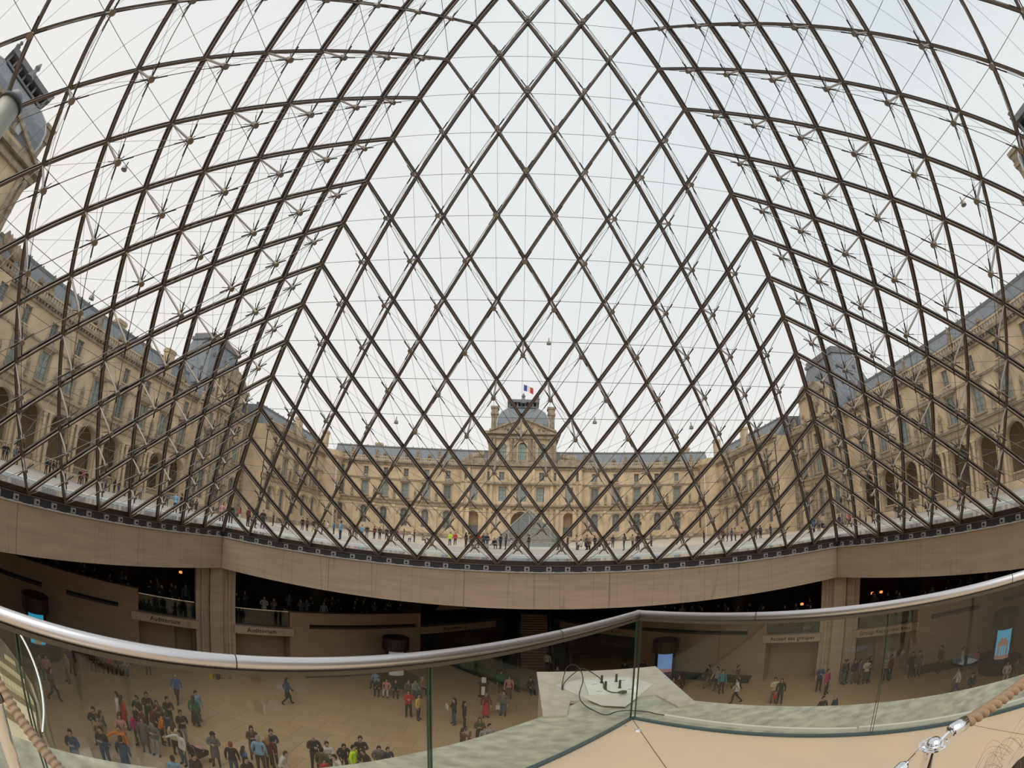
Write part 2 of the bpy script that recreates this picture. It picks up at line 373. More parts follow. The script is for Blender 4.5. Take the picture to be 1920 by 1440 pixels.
# central stair and escalators climbing to the far gallery
def D(v): return Vector(v)
t = thing('staircase', 'broad brown stone staircase climbing between the two escalators', 'stairs', (0.6, 31, -9.3))
for k in range(20):
    z = -9.3 + .172*(k+1)
    MB().box(-.55, 1.75, 31+k*.3, 37.4, z-.172, z-.02).build('step', mat('stair_stone', (.50,.36,.22), .7, 0, .1, 2), t)
for s, lab in ((-1, 'dark escalator left of the broad stone stair'), (1, 'dark escalator right of the broad stone stair')):
    x = .6 + s*1.95
    t = thing('escalator', lab, 'escalator', (x, 31, -9.3))
    MB().hexa([(x-.5,30,-9.3),(x+.5,30,-9.3),(x+.5,37.4,-9.3),(x-.5,37.4,-9.3),(x-.5,30,-9.2),(x+.5,30,-9.2),(x+.5,37.4,-5.86),(x-.5,37.4,-5.86)]).build('step_band', BLACKM, t)
    for q in (-.62, .62):
        MB().hexa([(x+q-.07,29.7,-9.3),(x+q+.07,29.7,-9.3),(x+q+.07,37.4,-9.3),(x+q-.07,37.4,-9.3),(x+q-.07,29.7,-8.3),(x+q+.07,29.7,-8.3),(x+q+.07,37.4,-4.9),(x+q-.07,37.4,-4.9)]).build('side_panel', HALLD, t)
        MB().tube([(x+q,29.7,-8.27),(x+q,37.4,-4.87)], .04).build('handrail', CHROME, t)
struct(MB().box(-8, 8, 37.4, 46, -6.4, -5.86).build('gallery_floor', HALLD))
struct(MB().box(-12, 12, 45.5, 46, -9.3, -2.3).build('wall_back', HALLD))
t = thing('hanging_panel', 'dim ochre hanging panel lettered SULLY above the left centre gallery', 'sign', (-6.3, 31.5, -5))
MB().hexa([(-7.3,31.6,-5.0),(-5.0,33.2,-5.0),(-5.0,33.3,-5.0),(-7.3,31.7,-5.0),(-6.9,31.6,-4.3),(-5.4,32.9,-4.3),(-5.4,33,-4.3),(-6.9,31.7,-4.3)]).build('panel', mat('dim_ochre', (.30,.19,.09), .7), t)
text('SULLY', Fr(-6.15, 32.2, 1, .7, .57, -.82), 0, -4.75, .05, .34, HALLW, t, False)
# glass barrier round the floor opening
t = thing('glass_barrier', 'slanting glass barrier with slim rail in front of the stair opening', 'barrier', (-4, 27, -9.3))
pa, pb = Vector((-6.8, 31.2, 0)), Vector((-.6, 24.6, 0))
n_ = Vector((.73, .68, 0))
for k in range(5):
    a = pa.lerp(pb, k/5+.004); b = pa.lerp(pb, (k+1)/5-.004)
    MB().bar(a+Vector((0,0,-8.75)), b+Vector((0,0,-8.75)), 1.0, .02, n_).build('glass_panel', G_GAL, t)
MB().bar(pa+Vector((0,0,-9.26)), pb+Vector((0,0,-9.26)), .1, .12, n_).build('foot_rail', BLACKM, t)
MB().tube([pa+Vector((0,0,-8.22)), pb+Vector((0,0,-8.22))], .025).build('handrail', STEEL, t)
# poster kiosks
def kiosk(x, y, col, lab, lit, r=.75, ztop=-6.0, art=None, face=0):
    t = thing('poster_kiosk', lab, 'kiosk', (x, y, -9.3))
    MB().lathe((x,y,-9.3), [(1.5,0),(1.5,.42),(r*.9,.42),(r*.9,.6)], 20).build('bench_ring', BLACKM, t)
    MB().lathe((x,y,-9.3), [(r*.92,.6),(r*.92,2.5)], 20).build('drum', BLACKM, t)
    MB().lathe((x,y,-9.3), [(r*1.12,2.45),(r*1.2,2.5),(r*1.2,-ztop+9.3-.0-12+12-9.3+3.3 if False else 3.3),(r*1.1,3.35)], 20).build('cap', mat('dark_brown_cap', (.035,.022,.018), .5), t)
    a = math.atan2(CAM.y-y, CAM.x-x)+face
    sc_ = MB().lathe((x,y,-9.3), [(r*.95,.72),(r*.95,2.42)], 8, a-.75, a+.75).build('screen', mat('screen_'+lab[22:40].replace(' ','_'), col, .4, emit=lit), t)
    if art == 'tower':
        R = r*.965; m = MB()
        for da, w_, z0, z1 in ((-.12,.09,.9,2.1),(.05,.09,.9,2.15),(-.03,.35,.75,1.3),(0,.5,.72,.95)):
            m.lathe((x,y,-9.3), [(R,z0),(R,z1)], 3, a+da-w_/2, a+da+w_/2)
        m.build('printed_picture', mat('print_sand', (.50,.36,.16), .5, emit=.25), sc_)
    if art == 'arch':
        R = r*.965; m = MB()
        for a0, a1, z0, z1 in ((-.5,-.3,.9,1.6),(-.12,-.05,.9,1.5),(.1,.17,.9,1.5),(.33,.5,.9,1.6),(-.5,.5,1.5,1.78),(-.3,.3,1.78,1.95)):
            m.lathe((x,y,-9.3), [(R,z0),(R,z1)], 4, a+a0, a+a1)
        m.lathe((x,y,-9.3), [(R-.004,.72),(R-.004,.95)], 8, a-.74, a+.74)
        m.build('printed_picture', mat('print_brown', (.42,.27,.20), .5, emit=.3), sc_)
    if art == 'dusk':
        R = r*.965; MB().lathe((x,y,-9.3), [(R-.004,.72),(R-.004,1.1)], 8, a-.74, a+.74).build('printed_picture', mat('print_dusk', (.07,.05,.08), .5, emit=.2), sc_)
        MB().lathe((x,y,-9.3), [(R,1.1),(R,1.35)], 8, a-.74, a+.74).build('printed_picture', mat('print_rose', (.42,.22,.22), .5, emit=.3), sc_)
kiosk(-25.2, 8.6, (.03,.30,.46), 'dark round kiosk with cyan poster of pale towers, by the far left wall', .7, art='tower')
kiosk(-8.7, 24.6, (.42,.42,.40), 'dark round kiosk with silver grey poster, left of the centre', .22, face=.1)
kiosk(9.0, 24.9, (.16,.26,.55), 'dark round kiosk with dusk blue poster, behind the corner glass post', .6, art='dusk')
kiosk(24.9, 8.7, (.10,.33,.50), 'dark round kiosk with blue poster of a triumphal arch, at the far right', .6, art='arch')
# ================================================================== PYRAMID
def node(cl, cr, k, i): return apex + (cl-apex)*k/NN + (cr-cl)*i/NN
pyr = thing('glass_pyramid', 'huge glass and steel lattice pyramid enclosing the hall', 'pyramid', (0,0,0))
faces = []
for cl, cr in ((FL, FR_), (BL, FL), (FR_, BR)):
    n = (cl-apex).cross(cr-apex).normalized(); c = (cl+cr)/2
    if n.x*c.x + n.y*c.y < 0: n = -n
    faces.append((cl, cr, n))
def dep(k, i):
    a, b, c = 1-k/NN, (k-i)/NN, i/NN
    return max(.5, .12 + 1.85*27*a*b*c)
strutlist = []; panes = []
brace = MB(); vert = MB()
for fi, (cl, cr, n) in enumerate(faces):
    P = lambda k, i: node(cl, cr, k, i)
    Hb = lambda k, i: P(k, i) - n*dep(k, i)
    for d in range(0, NN):           # lines parallel to the left edge (i const) and right edge (k-i const)
        for mode in (0, 1):
            if d == 0: continue
            a, b = ((P(d, d), P(NN, d)) if mode == 0 else (P(d, 0), P(NN, NN-d)))
            o = MB().bar(a, b, .115, .08, n).build('glazing_bar', DARK, pyr)
            q = MB().bar(a-n*.13, b-n*.14, .078, .055, n); q.build('inner_chord', INNER, o)
            # under-slung cable through the hubs
            pts = [a - n*.2]
            for k in range(d+1, NN):
                i = d if mode == 0 else k-d
                if 0 < i < k: pts.append(Hb(k, i))
            pts.append(b - n*.2)
            if len(pts) > 2: MB().tube(pts, .0125, 4, False).build('tie_cable', CABLE, pyr)
    for k in range(2, NN):
        for i in range(1, k):
            strutlist.append(((P(k,i)-CAM).length, fi, k, i))
            h = Hb(k, i)
            for dk, di in ((1,0),(1,1),(-1,0),(-1,-1)):
                kk, ii = k+dk, i+di
                if 0 <= ii <= kk <= NN: brace.tube([h, P(kk,ii)-n*.2], .006, 3, False)
            if k+2 <= NN-1: vert.tube([h, P(k+2,i+1)-n*.22], .006, 3, False)
        MB().tube([P(k,0)-n*.12, P(k,k)-n*.12], .0105, 4, False).build('cross_rod', CABLE, pyr)
    for k in range(0, NN-1):
        for i in range(0, k+1):
            c = (P(k,i)+P(k+2,i+1))/2; panes.append(((c-CAM).length, [P(k,i), P(k+1,i), P(k+2,i+1), P(k+1,i+1)], n))
    for i in range(NN):
        c = P(NN,i); panes.append(((c-CAM).length, [P(NN-1,i), P(NN,i), P(NN,i+1)] if i < NN else None, n))
brace.build('diagonal_tie', CABLE, pyr, kind='stuff'); vert.build('vertical_tie', CABLE, pyr, kind='stuff')
def strut(fi, k, i, rod, spk):
    cl, cr, n = faces[fi]; p = node(cl,cr,k,i); h = p - n*dep(k,i)
    rod.tube([p-n*.1, h], .034, 6); rod.tube([h+n*.09, h-n*.09], .085, 8)
    e1 = (cl-apex).normalized(); e2 = (cr-apex).normalized(); e3 = (cr-cl).normalized()
    for v in (e1, -e1, e2, -e2):
        q = node(cl,cr,k,i) + v*1.45
        d_ = v
        spk.tube([h + d_*.08, h + d_*.40], .022, 4)
        d2 = ((p + v*1.6 - n*.2) - h).normalized(); spk.tube([h+d2*.08, h+d2*.30], .014, 3)
strutlist.sort()
rs, ss = MB(), MB()
for q, (dd, fi, k, i) in enumerate(strutlist):
    if q < 300:
        a, b = MB(), MB(); strut(fi, k, i, a, b); o = a.build('strut', STEEL, pyr); b.build('turnbuckle', BLACKS, o)
    else: strut(fi, k, i, rs, ss)
rs.build('strut', STEEL, pyr, kind='stuff'); ss.build('turnbuckle', BLACKS, pyr, kind='stuff')
panes.sort(key=lambda t: t[0]); rp = MB()
for q, (dd, pts, n) in enumerate(panes):
    c = sum(pts, Vector())/len(pts); pp = [c+(p-c)*.965 for p in pts]
    m = MB() if q < 300 else rp; k = len(pp); b = len(m.v)
    m.v += [tuple(p+n*.045) for p in pp] + [tuple(p+n*.066) for p in pp]
    m.f += [[b+j for j in range(k)][::-1], [b+k+j for j in range(k)]] + [[b+j, b+(j+1)%k, b+k+(j+1)%k, b+k+j] for j in range(k)]
    if q < 300: m.build('glass_pane', G_PYR, pyr)
rp.build('glass_pane', G_PYR, pyr, kind='stuff')
for c_ in (FL, FR_):      # arrises
    nn = Vector((c_.x, c_.y, 26)).normalized()
    MB().bar(apex, c_, .20, .12, nn).build('corner_bar', DARK, pyr)
    MB().bar(apex-nn*.2, c_-nn*.2, .12, .10, nn).build('corner_chord', INNER, pyr)
for f in (FF, FLf, FRf, FB):
    m = MB(); f.box(m, -A-.1, A+.1, -.10, .08, -.28, .0); m.build('sill_bar', DARK, pyr)
    m = MB(); f.box(m, -A, A, -.17, -.13, -.12, .05); m.build('sill_chord', INNER, pyr)
# strip of uplights and dark panels under the sill
lens = MB().lathe((0,0,0), [(.0,-.03),(.075,-.03),(.10,0),(.105,.02)], 12).xform(Matrix.Rotation(PI/2, 4, 'X')).mesh('lens', GREYP)
lens2 = MB().lathe((0,0,0), [(.055,0),(.055,.035)], 10).xform(Matrix.Rotation(PI/2, 4, 'X')).mesh('lens', BLACKM)
boxm = MB().box(-.13, .13, -.05, .1, -.10, .12).mesh('light_box', GREYP)
strip = thing('light_strip', 'dark strip of square uplights running under the glass base', 'light strip', (0,0,-.4))
for f in (FF, FLf, FRf):
    m = MB(); f.box(m, -A, A, -.5, -.17, -.3, -.03); m.build('backing_panel', VENT, strip)
    B = 2*A/NN; dash = MB()
    for i in range(NN):
        for j in (0, 1):
            u = -A + B*(i + .27 + .46*j); p = f.P(u, -.32, 0)
            o = inst(boxm, 'light_box', strip, (p[0], p[1], p[2]+.4), f.rz)
            l = inst(lens2, 'lens', o, (0, -.06, .01), 0)
            f.box(dash, u-.32, u+.32, -.46, -.445, -.02, .035)
    dash.build('pale_dash', WHITEP, strip, kind='stuff')
    m = MB(); f.box(m, -A, A, -.5, -.47, -.1, .1); m.build('glass_edge', COPE, strip)
# ================================================================== PALACE BUILDINGS
def window_meshes():
    W = {}
    def rect(w_, h_, nm, pm, arched=False, mul=1, tr=3):
        fr = MB(); t = .09
        fr.box(-w_/2, -w_/2+t, -.04, .04, 0, h_); fr.box(w_/2-t, w_/2, -.04, .04, 0, h_); fr.box(-w_/2, w_/2, -.04, .04, 0, t); fr.box(-w_/2, w_/2, -.04, .04, h_-t, h_)
        for k in range(mul): x = -w_/2 + w_*(k+1)/(mul+1); fr.box(x-.05, x+.05, -.05, .05, 0, h_)
        for k in range(tr): z = h_*(k+1)/(tr+1); fr.box(-w_/2, w_/2, -.035, .035, z-.04, z+.04)
        W[nm] = fr.mesh('window', WFRAME); W[nm+'_p'] = MB().box(-w_/2, w_/2, .05, .08, 0, h_).mesh('pane', pm)
    rect(1.55, 3.3, 'noble', PANE); rect(1.15, 2.0, 'attic', PANED, tr=2); rect(1.7, 4.9, 'ground', PANED, mul=1, tr=4); rect(2.1, 3.8, 'big', PANE, tr=3); rect(2.9, 3.2, 'door', PANED, mul=1, tr=1)
    # pediment over a noble window, with side frame
    m = MB(); m.box(-1.05, 1.05, -.32, 0, 3.45, 3.65); m.box(-1.0, -.8, -.18, 0, -.1, 3.45); m.box(.8, 1.0, -.18, 0, -.1, 3.45); m.box(-1.15, 1.15, -.35, 0, -.3, -.05)
    m.add([(-1.35,-.5,3.65),(1.35,-.5,3.65),(0,-.5,4.6),(-1.35,0,3.65),(1.35,0,3.65),(0,0,4.6)], [(0,1,2),(0,2,5,3),(1,4,5,2),(0,3,4,1)])
    W['ped'] = m.mesh('pediment', STONE2)
    m = MB(); m.box(-.75, .75, -.16, 0, 2.0, 2.2); m.box(-.72, -.58, -.1, 0, 0, 2.0); m.box(.58, .72, -.1, 0, 0, 2.0); m.box(-.75, .75, -.2, 0, -.15, 0)
    W['surr'] = m.mesh('window_surround', STONE)
    m = MB(); m.box(-.28, .28, -.55, 0, 0, .35); m.lathe((0,-.28,.35), [(.24,0),(.26,.3),(.19,.8),(.27,1.15),(.24,1.4),(.09,1.5),(.13,1.62),(.12,1.78),(.02,1.9)], 8)
    W['statue'] = m.mesh('statue', STONE2)
    m = MB(); m.box(-.5, .5, -.4, .4, 0, .5); m.lathe((-.12,0,.5), [(.3,0),(.33,.4),(.22,.9),(.3,1.2),(.1,1.4),(.14,1.6),(.02,1.8)], 7); m.lathe((.25,0,.5), [(.25,0),(.25,.3),(.15,.7),(.2,.9),(.1,1.05),(.02,1.2)], 7)
    W['group'] = m.mesh('roof_statue', STONE2)
    m = MB()
    for x in (-.42, .42):
        m.box(x-.34, x+.34, -.55, 0, 0, .9); m.lathe((x,-.27,.9), [(.27,0),(.25,.2),(.22,5.2),(.32,5.5),(.34,5.8)], 10)
    m.box(-.85, .85, -.62, 0, 6.7, 6.95)
    W['cols'] = m.mesh('column_pair', STONE)
    m = MB(); m.box(-.5, .5, -.32, 0, 0, .8); m.box(-.4, .4, -.22, 0, .8, 6.4); m.box(-.5, .5, -.34, 0, 6.4, 6.95)
    W['pil'] = m.mesh('pilaster', STONE)
    m = MB(); m.lathe((0,0,0), [(1,0),(1.16,0),(1.16,.0)], 2)  # placeholder ring replaced below
    arc = MB(); n = 12; r0, r1 = 1.55, 1.85
    for k in range(n):
        a, b = PI*k/n, PI*(k+1)/n
        arc.hexa([(r0*math.cos(a),-.14,r0*math.sin(a)),(r1*math.cos(a),-.14,r1*math.sin(a)),(r1*math.cos(b),-.14,r1*math.sin(b)),(r0*math.cos(b),-.14,r0*math.sin(b)),(r0*math.cos(a),.05,r0*math.sin(a)),(r1*math.cos(a),.05,r1*math.sin(a)),(r1*math.cos(b),.05,r1*math.sin(b)),(r0*math.cos(b),.05,r0*math.sin(b))])
    W['arch'] = arc.mesh('archivolt', STONE2)
    m = MB()
    for k in range(13): x = -1.44 + .24*k; m.lathe((x,0,0), [(.06,0),(.09,.25),(.05,.6),(.06,.75)], 5)
    m.box(-1.55, 1.55, -.1, .1, .75, .92); W['bal'] = m.mesh('balustrade', STONE)
    m = MB(); m.box(-.42,.42,-.3,.1,0,.9); m.lathe((0,-.2,.9), [(.42,-.25),(.42,.1),(.3,.35),(.05,.45)], 10)
    W['dorm'] = m.mesh('dormer', STONE2)
    m = MB(); m.box(-.9,.9,-.6,.6,0,3.4); m.box(-1.05,1.05,-.75,.75,3.4,3.8); m.box(-.95,.95,-.65,.65,3.8,4.0); W['chim'] = m.mesh('chimney', STONE)
    return W
WM = window_meshes()
def put(root, fr, key, name, u, z, d=0, m=None, sub=None):
    p = Vector(fr.P(u, z, d)) - off(root); o = inst(WM[key], name, root, p, fr.rz, None, m); return o
def win(root, fr, key, u, z, d, pm=None):
    o = put(root, fr, key, 'window', u, z, d); inst(WM[key+'_p'], 'pane', o, (0,0,0), 0, None, pm); return o
def facade(root, fr, u0, u1, bays, ground='arcade', zg=0.0, roof=True, zb=0.0, noble=True, statues=True, end=True, roofd=14, rustic=False):
    """three storey front: ground arches, pedimented noble windows, attic windows, cornice, balustrade, slate roof"""
    m = MB()
    if ground == 'arcade': g = [(b-1.5, b+1.5, zb, 7.15, True) for b in bays]
    elif ground == 'blind': g = [(b-.9, b+.9, zb+2.0, 6.95, True) for b in bays]
    else: g = []
    fr.wall(m, u0, u1, zb-.6, 8.0, g, 0, 1.0 if ground == 'arcade' else .45)
    fr.wall(m, u0, u1, 9.0, 13.75, [(b-.78, b+.78, 9.7, 13.0, False) for b in bays], 0, .4)
    fr.wall(m, u0, u1, 13.75, 17.2, [(b-.58, b+.58, 14.5, 16.5, False) for b in bays], 0, .35)
    fr.box(m, u0, u1, 8.0, 9.0, -.2, .02)
    m.build('facade_wall', STONE, root)
    m = MB()
    fr.box(m, u0, u1, 7.9, 8.15, -.1, .3); fr.box(m, u0, u1, 8.75, 9.02, -.1, .55); fr.box(m, u0, u1, 13.6, 13.85, -.1, .2)
    fr.box(m, u0, u1, zb-.6, zb+.75, -.05, .16) if ground != 'arcade' else None
    m.each('string_course', STONE2, root)
    m = MB(); fr.box(m, u0-.2, u1+.2, 17.15, 17.5, -.3, .35); fr.box(m, u0-.3, u1+.3, 17.75, 18.2, -.3, .75); 
    m.each('cornice', STONE2, root); m = MB(); n = int((u1-u0)/.55)
    for k in range(n): u = u0 + (k+.5)*(u1-u0)/n; fr.box(m, u-.13, u+.13, 17.5, 17.75, 0, .6)
    m.build('modillion', STONE2, root, kind='stuff')
    m = MB(); fr.box(m, u0, u1, 18.2, 18.45, -.25, .1); fr.box(m, u0, u1, 19.0, 19.2, -.25, .1)
    m.each('balustrade_rail', STONE, root); m = MB(); n = int((u1-u0)/.5)
    for k in range(n): u = u0 + (k+.5)*(u1-u0)/n; fr.box(m, u-.1, u+.1, 18.45, 19.0, -.18, .03)
    m.build('baluster', STONE, root, kind='stuff')
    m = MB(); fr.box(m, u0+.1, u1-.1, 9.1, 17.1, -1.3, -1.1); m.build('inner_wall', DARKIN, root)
    if roof:
        m = MB(); P = fr.P
        m.hexa([P(u0,18.2,-.9),P(u1,18.2,-.9),P(u1,18.2,-roofd),P(u0,18.2,-roofd),P(u0,21.9,-3.2),P(u1,21.9,-3.2),P(u1,21.9,-roofd+2.3),P(u0,21.9,-roofd+2.3)])
        m.build('roof', SLATE, root)
        m = MB(); fr.box(m, u0, u1, 21.9, 22.35, -3.7, -3.15); 
        n = int((u1-u0)/2.4)
        for k in range(n): u = u0 + (k+.5)*(u1-u0)/n; fr.box(m, u-.09, u+.09, 22.35, 22.65, -3.5, -3.35)
        m.build('roof_ridge', LEAD, root)
        n = max(1, int((u1-u0)/5.0))
        for k in range(n): put(root, fr, 'dorm', 'dormer', u0+(k+.5)*(u1-u0)/n, 19.2, -1.5)
    for j, b in enumerate(bays):
        if ground == 'arcade':
            o = put(root, fr, 'arch', 'archivolt', b, 5.65, 0)
            put(root, fr, 'bal', 'balustrade', b, zb+.9, -.5)
        elif ground == 'blind':
            win(root, fr, 'ground', b, zb+2.0, -.4); o = put(root, fr, 'arch', 'archivolt', b, 5.4, 0)
        if noble: put(root, fr, 'ped', 'pediment', b, 9.7, 0)
        win(root, fr, 'noble', b, 9.7, -.32, PANE if (j*7) % 5 else PANED)
        put(root, fr, 'surr', 'window_surround', b, 14.5, 0); win(root, fr, 'attic', b, 14.5, -.28, PANED if (j*3) % 4 else PANE)
        if j:
            c = (bays[j-1]+b)/2
            put(root, fr, 'cols' if ground == 'arcade' else 'pil', 'column_pair' if ground == 'arcade' else 'pilaster', c, zb, 0)
            if statues: put(root, fr, 'statue', 'statue', c, 9.35, 0)
            if statues and j % 2 == 0: put(root, fr, 'group', 'roof_statue', c, 19.0, -.1)
    if ground == 'arcade':
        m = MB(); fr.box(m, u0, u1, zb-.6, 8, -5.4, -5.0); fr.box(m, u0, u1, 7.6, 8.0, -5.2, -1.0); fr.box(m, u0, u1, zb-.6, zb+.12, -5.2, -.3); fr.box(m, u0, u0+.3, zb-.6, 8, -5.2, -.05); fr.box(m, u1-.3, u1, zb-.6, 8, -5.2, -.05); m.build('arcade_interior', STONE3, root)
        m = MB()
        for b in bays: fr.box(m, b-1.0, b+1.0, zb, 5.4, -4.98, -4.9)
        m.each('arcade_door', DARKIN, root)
        m = MB(); fr.box(m, u0, u1, zb-.2, zb+.9, .02, .45); m.build('plinth_bench', STONE, root)
def sides(root, fr, u0, u1, depth, z1, mt=None, zb=-.6):
    m = MB(); 
    for u in (u0, u1): fr.quad(m, [(u,zb,0),(u,z1,0),(u,z1,-depth),(u,zb,-depth)])
    m.build('end_wall', mt or STONE, root)
BAY = 4.86
LW = Fr(-53.7, 0, 0, 1, 1, 0); RW = Fr(51.6, 0, 0, 1, -1, 0); SF = Fr(0, 101.2, 1, 0, 0, -1)
lw = thing('palace_wing', 'long sandy stone arcaded wing with slate roof along the left of the court', 'building', (-53.7, 30, 0))
facade(lw, LW, 9.5, 53.3, [16.8+BAY*(k-1) for k in range(9)])
put(lw, LW, 'chim', 'chimney', 35.5, 19.6, -4.5); put(lw, LW, 'chim', 'chimney', 46.5, 19.6, -2.6)
rw = thing('palace_wing', 'long sandy stone arcaded wing with slate roof along the right of the court', 'building', (51.6, 30, 0))
facade(rw, RW, 9.0, 53.3, [20.5+BAY*(k-2) for k in range(9)])
# corner pavilions with tall slate roofs
def pavilion(x, s, lab, y0=53.3, y1=69):
    """s=+1: wall faces +x (left side of court)"""
    f = Fr(x+s*1.2, 0, 0, 1, s, 0); t = thing('corner_pavilion', lab, 'building', (x, (y0+y1)/2, 0))
    bays = [y0+3.3, (y0+y1)/2, y1-3.3]
    facade(t, f, y0, y1, bays, 'blind', roof=False, statues=False)
    g2 = Fr(x, y0, s, 0, 0, -1); m = MB(); g2.wall(m, -.5, 1.2, -.6, 18.2, [], 0); m.build('end_wall', STONE, t)
    g3 = Fr(x, y1, s, 0, 0, 1); m = MB(); g3.wall(m, -1.5, 1.2, -.6, 18.2, []); m.build('end_wall', STONE, t)
    m = MB()
    for u in [y0+.4, y0+1.3, y0+5.4, y0+6.3, y1-6.3, y1-5.4, y1-1.3, y1-.4]:
        f.box(m, u-.35, u+.35, 0, 7.9, 0, .35); f.box(m, u-.3, u+.3, 9.0, 17.1, 0, .3)
        for z in [k*.9+.6 for k in range(8)]: f.box(m, u-.42, u+.42, z, z+.35, 0, .42)
    m.each('rusticated_pilaster', STONE2, t)
    # roof: truncated slate pyramid
    xb0, xb1, xt0, xt1 = x-s*11.5, x+s*.6, x-s*7.8, x-s*2.6
    m = MB(); m.hexa([(xb0,y0+.6,18.6),(xb1,y0+.6,18.6),(xb1,y1-.6,18.6),(xb0,y1-.6,18.6),(xt0,y0+3.4,30.2),(xt1,y0+3.4,30.2),(xt1,y1-3.4,30.2),(xt0,y1-3.4,30.2)]); m.build('roof', SLATE, t)
    m = MB(); a, b = sorted((xt0, xt1)); m.box(a-.3, b+.3, y0+3.1, y1-3.1, 30.1, 30.7); m.box(a, b, y0+3.4, y1-3.4, 30.7, 31.4); m.build('roof_crown', LEAD, t)
    m = MB()
    for k in range(3):
        for j in range(3):
            q = (k+.6)/3.6; yy = y0+4+j*(y1-y0-8)/2; xx = xb1+(xt1-xb1)*q+s*.1; zz = 18.6+11.6*q
            m.box(xx-.25, xx+.25, yy-.25, yy+.25, zz, zz+.55)
            xx2 = x-s*(2.5+2.2*j); yy2 = y0+.6+2.8*q; m.box(xx2-.25, xx2+.25, yy2-.25, yy2+.25, zz, zz+.55)
    m.each('roof_vent', LEAD, t)
    # dormer gable with segmental pediment and sculpture
    yc = (y0+y1)/2; m = MB(); f.wall(m, yc-4, yc+4, 18.2, 24.0, [(yc-.9, yc+.9, 19.3, 22.6, True)], .1, .5); f.box(m, yc-4, yc+4, 18.2, 24.0, -2, -.5); m.build('dormer_gable', STONE, t)
    put(t, f, 'noble', 'window', yc, 19.3, -.3)
    m = MB()
    for k in range(8):
        a0, a1 = PI*(.12+.76*k/8), PI*(.12+.76*(k+1)/8)
        pts = [(yc-4.4*math.cos(a), 22.6+3.2*math.sin(a)) for a in (a0, a1)]
        f.quad(m, [(pts[0][0],23.4,.5),(pts[1][0],23.4,.5),(pts[1][0],pts[1][1],.5),(pts[0][0],pts[0][1],.5)])
        f.quad(m, [(pts[0][0],pts[0][1],.5),(pts[1][0],pts[1][1],.5),(pts[1][0],pts[1][1],-1.5),(pts[0][0],pts[0][1],-1.5)])
    f.box(m, yc-4.4, yc+4.4, 23.3, 23.7, 0, .7)
    for q in range(16):
        uu = yc+random.uniform(-3.6, 3.6); zz = random.uniform(18.6, 25.2); r = random.uniform(.3,.6)
        p = f.P(uu, zz, .35); m.lathe(p, [(r*.4,-r*1.3),(r,-r*.4),(r*.8,r*.6),(r*.2,r*1.2)], 6)
    m.build('carved_gable', STONE2, t)
    for u in (y0+1.2, y1-1.2): put(t, f, 'group', 'roof_statue', u, 19, -.2)
    return t
pl = pavilion(-53.7, 1, 'corner pavilion with tall hipped slate roof on the left of the court')
put(pl, LW, 'chim', 'chimney', 70.0, 20.5, -2)
pr_ = pavilion(51.6, -1, 'corner pavilion with tall hipped slate roof on the right of the court')
# inner wings between pavilions and the far front
IL = Fr(-47.9, 0, 0, 1, 1, 0); IR = Fr(46.2, 0, 0, 1, -1, 0)
il = thing('palace_wing', 'short inner wing joining the left pavilion to the far front', 'building', (-47.9, 85, 0))
facade(il, IL, 69, 101, [72.6, 77.6, 82.6, 87.6, 92.6, 97.6], 'blind', zb=.3, roofd=10)
ir = thing('palace_wing', 'short inner wing joining the right pavilion to the far front', 'building', (46.2, 85, 0))
facade(ir, IR, 69, 101, [72.6, 77.6, 82.6, 87.6, 92.6, 97.6], 'blind', zb=.3, roofd=10)
m = MB(); IL.box(m, 69, 69.3, -.6, 18.2, -5, 0); m.build('end_wall', STONE, il); m = MB(); IR.box(m, 69, 69.3, -.6, 18.2, -5, 0); m.build('end_wall', STONE, ir)
for rt, f, s in ((il, IL, 1), (ir, IR, -1)):      # curved corner pavilion pieces, chimneys
    m = MB(); cx = f.P(98.5, 0, -.5)
    put(rt, f, 'chim', 'chimney', 99.5, 20.3, -1.5); put(rt, f, 'chim', 'chimney', 86, 20.0, -2.5)
    x_, y_, _ = f.P(97.5, 0, 0); m = MB()
    m.lathe((x_-s*1.0, 100.5, 0), [(4.2,0),(4.2,7.9),(4.6,8.1),(4.6,8.9),(4.2,9.0),(4.2,17.2),(5.0,18.0),(5.0,18.3),(4.4,18.4),(4.4,19.4)], 16); m.build('curved_bay', STONE, rt)
    m = MB(); m.tube([(x_+s*3.4, 97.2, .5), (x_+s*3.4, 97.2, 17)], .09); m.build('drain_pipe', WHITEP, rt)
# far front with central domed pavilion
sf = thing('palace_building', 'far three storey stone front with slate roof closing the court', 'building', (-.6, 101.2, 0))
bl = [-.65-17.15-5.1*k for k in range(5)][::-1] + [-44.6]; bl.sort()
br_ = [-.65+17.15+5.1*k for k in range(5)] + [43.6]
facade(sf, SF, -48, -14.4, bl, 'blind', zb=.8); facade(sf, SF, 13.2, 46.5, br_, 'blind', zb=.8)
for u in (-42.3, 41.2, -19.6+-.6, 14.2):
    put(sf, SF, 'group', 'roof_statue', u, 19.4, -.2)
put(sf, SF, 'chim', 'chimney', -38, 20, -8); put(sf, SF, 'chim', 'chimney', 42, 20, -6)
for ua, ub in ((-14.4, -8.0), (6.8, 13.2)):
    m = MB(); P = SF.P; m.hexa([P(ua,18.2,-.9),P(ub,18.2,-.9),P(ub,18.2,-12),P(ua,18.2,-12),P(ua,21.9,-3.2),P(ub,21.9,-3.2),P(ub,21.9,-10),P(ua,21.9,-10)]); m.build('roof', SLATE, sf)
    m = MB(); SF.box(m, ua, ub, 21.9, 22.35, -3.7, -3.15); m.build('roof_ridge', LEAD, sf)
